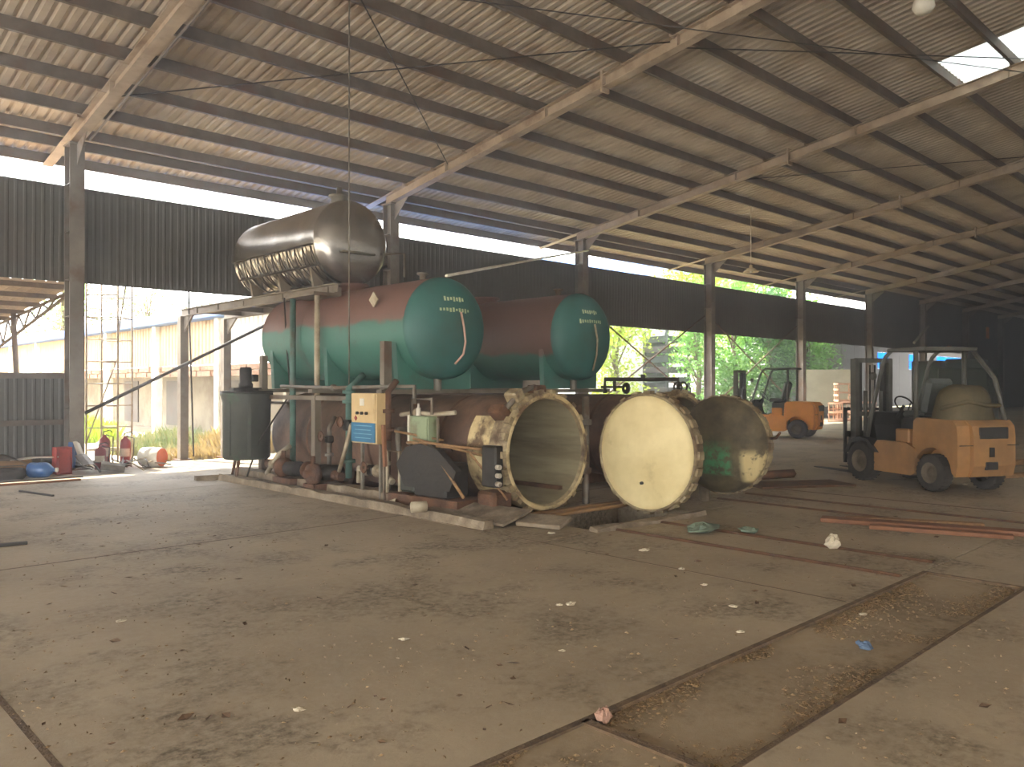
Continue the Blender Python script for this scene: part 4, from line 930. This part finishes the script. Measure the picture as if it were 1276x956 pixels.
o = MB().box((0, 0, .9), (2.0, .04, 1.8)).build('pale_board', m_board, None, (38.4, 17.7, .55), R(-60)); tag(o, 'pale upright board standing behind the far crates', 'board'); MB().box((0, 0, -.28), (1.8, .5, .52)).build('stand', m_dark, o)
def crate(loc, rz, label):
    t = thing('slatted_crate', label, 'crate', loc, rz, 'pale slatted crates by the far bay')
    for s in (-1, 1):
        for x in (-.42, 0, .42): MB().box((x, s * .3, .42), (.07, .03, .84)).build('upright', m_pinkwood, t)
        for z in (.06, .3, .55, .8): MB().box((0, s * .325, z), (.95, .02, .08)).build('slat', m_pinkwood, t)
    for x in (-.45, .45):
        for z in (.06, .42, .8): MB().box((x, 0, z), (.03, .6, .08)).build('slat', m_pinkwood, t)
for i, (x, y, z) in enumerate(((35.0, 15.6, 0), (36.2, 15.9, 0), (37.5, 15.4, 0), (35.6, 15.7, .85))): crate((x, y, z), R(12 * i), 'pale slatted wooden crate stacked by the far bay')
t = thing('dark_machine', 'dark green machine cabinet standing deep in the shed', 'machine', (33, 9.9, 0), R(10))
MB().box((0, 0, 1.1), (3.0, 1.6, 2.2), bev=.05).build('body', m_machine, t); MB().box((-.3, 0, 2.35), (1.6, 1.2, .4), bev=.04).build('top_housing', m_machine, t)
for k in range(3): MB().box((-1.0 + k, -.82, 1.1), (.85, .04, 1.8), bev=.01).build('door', m_machine, t)
t = thing('dark_machine', 'tall dark cabinet beside the far wall columns', 'machine', (44, 14.6, 0))
MB().box((0, 0, 1.4), (3.2, 1.4, 2.8), bev=.05).build('body', m_dark, t); MB().box((-1.62, 0, 1.4), (.04, 1.2, 2.4)).build('door', m_machine, t)
rod('leaning_batten', (48.4, 16.55, 4.9), (46.3, 16.55, 3.9), .09, m_board, 'pale batten slung under the far roof', 'timber', None, 4)

# ------------------------------------------------------------------ yard: neighbouring building, scaffold, lean-to
nb = thing('neighbour_building', 'low cream building with a blue roof edge and white porch posts', 'building', (10.0, 18.6, 0))
NY = 34
pm_ = corr_profile(1.0, .25, .03)
vs = [(-d, y, z) for z in (2.2, 3.5) for y, d in pm_]; n_ = len(pm_)
pan = MB().add(vs, [(i, n_ + i, n_ + i + 1, i + 1) for i in range(n_ - 1)]).add([(v_[0] + .02, v_[1], v_[2]) for v_ in vs], [(i, i + 1, n_ + i + 1, n_ + i) for i in range(n_ - 1)]).mesh('wall_sheet', m_beige)
panw = pan.copy(); panw.materials[0] = m_white
for k in range(NY): link('wall_sheet', pan if k > 3 else panw, nb, (0, k, 0))
brick = MB().box((0, 0, 0), (.1, .5, .15), bev=.01).mesh('brick_block', m_brick)
for k in range(68):
    for j in (0, 1): link('brick_block', brick, nb, (.02 - .03 * ((k * 7 + j * 3) % 2), k * .5 + .25 * j, 1.93 + .17 * j))
for k in range(8): MB().box((-.05, 3.6 + 4.7 * k, 1.75), (.26, .28, 3.5), bev=.02).build('porch_post', m_white, nb)
MB().box((1.6, NY / 2, .95), (.15, NY, 1.9)).build('back_wall', m_plaster, nb)
MB().box((.85, NY / 2, 2.1), (1.6, NY, .08)).build('porch_ceiling', m_plaster, nb)
MB().box((5, .0, 1.75), (10, .15, 3.5)).build('end_wall', m_plaster, nb)
MB().box((-.18, NY / 2, 3.62), (.5, NY + .6, .26), bev=.02).build('roof_edge', m_blueroof, nb)
for k in range(17): MB().prism([(-.42, 3.74), (9, 5.6), (9, 5.64), (-.42, 3.78)], 2 * k - .3, 2 * k + 1.68, 'Y').build('roof_sheet', m_blueroof, nb)
for y in (6.0, 10.8, 15.2): MB().box((1.5, y, .95), (.04, 1.5, 1.6)).build('doorway', m_clad_in, nb)

m_scaf = M('scaffold_steel', (170, 154, 132), (136, 116, 94), 4, .6, .2)
sc = thing('scaffold_tower', 'thin steel scaffold tower standing in the yard opening', 'scaffold', (5.75, 18.2, 0), R(-45))
for x in (-.33, .33):
    for y in (-.3, .3):
        MB().tube([(x, y, 0), (x, y, 4.6)], .02, 7).build('upright', m_scaf, sc)
for k in range(10):
    z = .25 + .46 * k
    for y in (-.3, .3): MB().tube([(-.33, y, z), (.33, y, z)], .016, 6).build('rung', m_scaf, sc)
    if k % 3 == 0:
        for x in (-.33, .33): MB().tube([(x, -.3, z), (x, .3, z)], .016, 6).build('rung', m_scaf, sc)
MB().tube([(.33, -.3, 2.6), (.62, -.3, 4.5)], .016, 6).build('stay', m_scaf, sc)
MB().tube([(-.33, -.3, .4), (.33, -.3, 2.2)], .014, 6).build('stay', m_scaf, sc)

lt = thing('lean_to', 'open lean-to with a fibre-cement roof on light trusses outside the wall', 'shed', (0, 0, 0))
pm2 = corr_profile(1.0, .2, .05, 'sine'); n_ = len(pm2)
def lz(y): return 3.62 - .055 * (y - 17.6)
vs = [(x, y, lz(y) + d) for y in (17.6, 31.6) for x, d in pm2]
lm = MB().add(vs, [(i, n_ + i, n_ + i + 1, i + 1) for i in range(n_ - 1)]).mesh('roof_sheet', m_fibre)
for k in range(12): link('roof_sheet', lm, lt, (-7.0 + k, 0, 0))
for k in range(11):
    y = 17.8 + 1.35 * k; MB().box((-1.0, y, lz(y) - .06), (12, .06, .1)).build('purlin', m_bark, lt)
for x in (4.85, .6):
    a_, b_ = (x, 18.2, 3.0), (x, 31, 1.9)
    MB().tube([(x, 18.0, lz(18) - .16), (x, 31, lz(31) - .16)], .035, 6).build('top_chord', m_bark, lt); MB().tube([(x, 18.0, lz(18) - .22), (x, 25, 2.35), (x, 31, 2.45)], .035, 6).build('bottom_chord', m_bark, lt)
    for k in range(12):
        y = 19.2 + 1.0 * k; zb = 3.4 - 1.05 * min(1, (y - 18) / 7) + max(0, (y - 25) / 60)
        MB().tube([(x, y, zb), (x, y + .5, lz(y + .5) - .16)], .022, 5).build('web_bar', m_bark, lt); MB().tube([(x, y, zb), (x, y - .5, lz(y - .5) - .16)], .022, 5).build('web_bar', m_bark, lt)
    for y in (21.5, 25.5, 30.5): MB().tube([(x, y, 0), (x - .15, y, lz(y) - .15)], .06, 8).build('post', m_bark, lt)

# pale shed and stacked dark structure beyond the second open bay
ps = thing('pale_shed', 'pale corrugated shed wall in sunlight beyond the open bay', 'shed', (29.6, 25.5, 0))
for k in range(7): MB().box((k * 1.0, 0, 2.4), (.97, .1, 4.8)).build('wall_sheet', m_paleshed, ps)
for k in range(5): MB().box((6.6, .6 + k * 1.2, 2.4), (.1, 1.17, 4.8)).build('wall_sheet', m_paleshed, ps)
MB().prism([(-.3, 4.8), (7, 4.8), (7, 5.0), (3.5, 6.0), (-.3, 5.0)], -.3, 6.5, 'Y').build('roof', m_paleshed, ps)
dk = thing('sheet_rack', 'dark open rack of horizontal boards beside the pale shed', 'rack', (34.0, 24.0, 0))
for x in (0, 1.9):
    for y in (0, 1.4): MB().box((x, y, 2.2), (.12, .12, 4.4)).build('post', m_machine, dk)
for k in range(8): MB().box((.95, .7, .3 + .52 * k), (2.1, 1.6, .3)).build('board_stack', m_machine if k % 2 else m_dark, dk)
fw = thing('far_warehouse', 'distant warehouse with a light blue roof above the wall band', 'building', (59.5, 47.5, 0), R(-43))
MB().box((0, 0, 5.5), (20, 12, 11)).build('wall', m_paleshed, fw); MB().prism([(-6.4, 11), (6.4, 11), (0, 13.4)], -10.3, 10.3, 'X').build('roof', m_blueroof, fw)
for k in range(6): MB().box((-8 + 3.2 * k, -6.05, 8.5), (1.6, .1, 1.2)).build('window', m_blue, fw)

# ------------------------------------------------------------------ trees and weeds
def tree(loc, h, rx, ry, lm_, label, n=5200, z0=.5, leaf=.2, seed=1, group=None):
    rnd = random.Random(seed); t = thing('tree', label, 'tree', loc, 0, group)
    MB().tube([(0, 0, 0), (.1, 0, h * .35), (-.1, .1, h * .7)], [.16, .12, .05], 8).build('trunk', m_bark, t)
    br = MB(); ctr = []
    for k in range(46):
        a = rnd.uniform(0, 6.28); q = rnd.random() ** .5; zz = z0 + (h - z0) * rnd.random(); w = math.sin(min(1, (zz - z0 + .8) / (h - z0 + .8)) * math.pi) ** .5
        c = Vector((rx * q * w * math.cos(a), ry * q * w * math.sin(a), zz)); ctr.append(c)
        if k % 3 == 0: br.tube([(0, 0, max(.4, zz * .6)), c * .6 + Vector((0, 0, zz * .35)), c], [.05, .03, .012], 5)
    br.build('branches', m_bark, t)
    mb = MB()
    for k in range(n):
        c = rnd.choice(ctr); p_ = c + Vector((rnd.gauss(0, .42), rnd.gauss(0, .42), rnd.gauss(0, .34)))
        if p_.z < .05: continue
        u = Vector((rnd.gauss(0, 1), rnd.gauss(0, 1), rnd.gauss(0, .6))).normalized(); w = u.orthogonal().normalized(); w.rotate(Matrix.Rotation(rnd.uniform(0, 6.28), 3, u))
        s = leaf * rnd.uniform(.6, 1.3)
        mb.add([p_ - u * s * .5, p_ + w * s * .25, p_ + u * s * .5, p_ - w * s * .25], [(0, 1, 2, 3)])
    f = mb.build('foliage', lm_, t); f['kind'] = 'stuff'
    return t
tree((27.4, 22.0, 0), 5.2, 1.5, 1.3, m_leaf[0], 'yellow-green sunlit tree between the tanks and the pale shed', 4200, .2, .2, 2)
tree((33.7, 22.0, 0), 6.4, 1.0, 1.0, m_leaf[1], 'slim mid green tree beside the dark board rack', 4200, .1, .2, 3)
tree((36.0, 21.4, 0), 6.8, 1.6, 1.4, m_leaf[1], 'dense green tree filling the bay behind the bright forklift', 6500, .1, .22, 4)
tree((38.4, 20.8, 0), 6.6, 1.6, 1.3, m_leaf[3], 'darker green tree crowding the one behind the bright forklift', 6500, .1, .22, 5)
tree((40.6, 19.8, 0), 6.2, 1.3, 1.2, m_leaf[1], 'green tree leaning out beside the annex end', 4500, 1.6, .22, 14)
tree((42.0, 27.4, 0), 9.4, 3.0, 2.0, m_leaf[0], 'taller yellow-green tree rising behind the annex roof', 7000, .5, .24, 6)
tree((48.0, 28.0, 0), 11.0, 3.2, 2.2, m_leaf[1], 'tall green tree rising above the wall band by the lamp', 6500, 2, .26, 15)
tree((54.0, 29.5, 0), 12.0, 3.4, 2.4, m_leaf[0], 'broad yellow-green tree rising far behind the annex', 7000, 2, .24, 7)
tree((20.5, 57.0, 0), 11.0, 4.5, 3.0, m_leaf[2], 'pale airy tree beyond the blue-edged roof', 2600, 4.2, .26, 8)
tree((15.5, 58, 0), 10.5, 4.0, 3.0, m_leaf[2], 'pale thin tree behind the scaffold tower', 2200, 4.0, .26, 9)
tree((22.8, 27.0, 0), 4.2, 2.0, 1.5, m_leaf[0], 'low yellow-green shrub tree behind the tanks', 4000, .1, .2, 12)
tree((18.0, 25.0, 0), 4.5, 2.2, 1.5, m_leaf[0], 'yellow-green bush hidden behind the two vessels', 4000, .1, .2, 13)
def weeds(loc, rx, ry, n, h, mat, label, seed):
    rnd = random.Random(seed); mb = MB()
    for k in range(n):
        a = rnd.uniform(0, 6.28); q = rnd.random() ** .6; x, y = rx * q * math.cos(a), ry * q * math.sin(a); hh = h * rnd.uniform(.4, 1) * (1 - .5 * q); l = rnd.uniform(-.4, .4) * hh; w = .02 + .03 * rnd.random(); b2 = rnd.uniform(0, 3.14)
        dx, dy = w * math.cos(b2), w * math.sin(b2)
        mb.add([(x - dx, y - dy, 0), (x + dx, y + dy, 0), (x + l + dx * .5, y + l * .4 + dy * .5, hh * .7), (x + l * 1.6, y + l * .7, hh)], [(0, 1, 2, 3)])
    o = mb.build('weed_patch', mat, None, loc); return tag(o, label, 'weeds', None, 'stuff')
weeds((8.0, 20.6, -.06), 1.5, 1.6, 2600, .75, m_weed, 'green weeds growing in the yard before the cream building', 31)
weeds((7.6, 18.4, -.06), .9, .6, 1500, .4, m_straw, 'dry yellow grass at the shed edge by the gantry post', 32)
weeds((9.0, 19.0, -.06), .9, .8, 1600, 1.0, m_straw, 'tall straw-coloured grass behind the gantry post', 33)
weeds((7.3, 28.0, -.06), 1.6, 3.0, 2600, 1.1, m_leaf[0], 'leafy bright green bushes by the porch posts', 34)

# ------------------------------------------------------------------ small things on the floor
def scrap(nm, loc, s, mat, label, cat, seed, flat=.5, group=None):
    rnd = random.Random(seed); mb = MB(); n, m = 9, 5; vs = []
    for j in range(m + 1):
        for k in range(n):
            a = 2 * math.pi * k / n; ph = math.pi * j / m; d = s * (1 + rnd.uniform(-.35, .35))
            vs.append((d * math.sin(ph) * math.cos(a), d * .7 * math.sin(ph) * math.sin(a), max(0.001, s * flat * (1 - math.cos(ph)) * .5 * (1 + rnd.uniform(-.2, .2)))))
    mb.add(vs, [(j * n + k, j * n + (k + 1) % n, (j + 1) * n + (k + 1) % n, (j + 1) * n + k) for j in range(m) for k in range(n)])
    o = mb.build(nm, mat, None, loc, rnd.uniform(0, 6)); return tag(o, label, cat, group)
scrap('plastic_bag', (7.75, 3.53, 0), .10, m_paper, 'crumpled white bag standing on the floor near the rails', 'bag', 1, 1.3)
scrap('cloth_rag', (7.6, 4.9, 0), .2, m_rag, 'greenish rag heap on the floor before the doors', 'rag', 2, .5)
scrap('cloth_rag', (7.95, 4.55, 0), .12, m_rag, 'small greenish rag beside the bigger rag heap', 'rag', 3, .5)
scrap('blue_scrap', (5.02, 2.09, -.022), .06, m_bluescrap, 'blue-grey crumpled scrap in the sunken floor strip', 'scrap', 4, .7)
scrap('stone', (3.02, 2.5, -.022), .055, m_stone, 'pinkish broken stone at the edge of the floor strip', 'stone', 5, 1.2)
for i, (x, y, s) in enumerate(((2.01, 3.6, .045), (4.4, 3.95, .06), (6.34, 4.74, .07), (3.04, 4.13, .04), (5.94, 4.04, .05), (6.36, 6.0, .05), (4.33, 4.0, .04), (1.9, 5.78, .04), (5.2, 3.1, .045), (4.7, 2.75, .04), (3.6, 3.3, .03), (14.2, 4.3, .07), (5.6, 3.6, .035), (5.75, 2.4, .04))):
    scrap('paper_scrap', (x, y, 0 if not 1.79 < y < 2.56 else -.022), s * .8, m_paper, 'crumpled pale paper scrap lying on the dusty floor', 'litter', 40 + i, .45, 'paper scraps on the floor')
t = thing('pipe_offcut', 'short white pipe offcut lying on the outer curb', 'pipe', (5.9, 7.72, .15), R(70))
MB().lathe([(.055, -.09), (.065, -.09), (.065, .09), (.055, .09), (.055, -.09)], 20).build('tube', m_pipe_l, t)
o = MB().lathe([(0, .0), (.05, .0), (.07, .12), (.062, .12), (.045, .01)], 16, ax='Z').build('plastic_cup', m_paper, None, (6.16, 8.7, .045)); o.rotation_euler = (R(80), 0, R(30)); tag(o, 'white plastic cup lying between the curbs', 'cup')
rnd = random.Random(77)
lm2 = MB().add([(-.03, 0, .004), (0, -.014, .001), (.034, 0, .008), (0, .016, .012), (0, 0, .002)], [(0, 1, 4), (1, 2, 4), (2, 3, 4), (3, 0, 4)]).mesh('dry_leaf', m_dryleaf)
for k in range(110):
    z = 3.6 + 7 * rnd.random() ** 1.3; u = rnd.uniform(-.6, .6)
    x = z * (.694 + u * .72); y = z * (.72 - u * .694)
    if x > 5.8 and y > 5.6: continue
    if 1.7 < y < 2.65: continue
    o = link('dry_leaf', lm2, None, (x, y, .0), rnd.uniform(0, 6.28)); s = rnd.uniform(.5, 1.5); o.scale = (s, s, s); tag(o, 'curled dry brown leaf on the dusty floor', 'leaf', 'dry leaves on the floor')
# sawdust and grit that nobody could count
mb = MB()
for k in range(9000):
    if k < 6500:
        edge = rnd.random()
        x = rnd.uniform(2.0, 7.4); y = 2.54 - abs(rnd.gauss(0, .11)) if edge < .55 else (1.84 + abs(rnd.gauss(0, .12)) if edge < .9 else rnd.uniform(1.83, 2.53)); z = -.021
        dens = noise.noise(Vector((x * 1.3, y * 2, 3)))
        if dens < -.05 or not 1.82 < y < 2.54: continue
        if x < 2.94: z = -.011
    else:
        d = 2.8 + 9 * rnd.random() ** 1.5; u = rnd.uniform(-.62, .62); x = d * (.694 + u * .72); y = d * (.72 - u * .694); z = .0
        if 1.7 < y < 2.65 or (x > 5.7 and y > 5.5): continue
    s = rnd.uniform(.004, .016); a = rnd.uniform(0, 6.28); c, q = math.cos(a) * s, math.sin(a) * s
    mb.add([(x - c, y - q, z), (x + q * .5, y - c * .5, z), (x + c, y + q, z + s * .2), (x, y, z + s * .6)], [(0, 1, 3), (1, 2, 3), (2, 0, 3)])
o = mb.build('sawdust', m_sawdust); tag(o, 'sawdust and wood chips strewn along the sunken floor strip', 'sawdust', None, 'stuff')

# ------------------------------------------------------------------ haze volume added to stand in for lens glare
hz = MB().box((30.2, 2.0, 4.6), (79.8, 33.0, 9.1)).build('glare_haze', None)
hm = bpy.data.materials.new('glare_haze'); hm.use_nodes = True; hnt = hm.node_tree; hnt.nodes.clear()
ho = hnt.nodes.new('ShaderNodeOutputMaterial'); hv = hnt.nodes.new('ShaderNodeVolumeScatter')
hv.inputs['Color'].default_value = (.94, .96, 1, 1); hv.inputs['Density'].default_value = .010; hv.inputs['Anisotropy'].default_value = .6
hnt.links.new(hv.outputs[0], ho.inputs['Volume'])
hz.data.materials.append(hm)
tag(hz, 'thin haze added to the shed air in place of lens glare', 'haze', None, 'stuff')
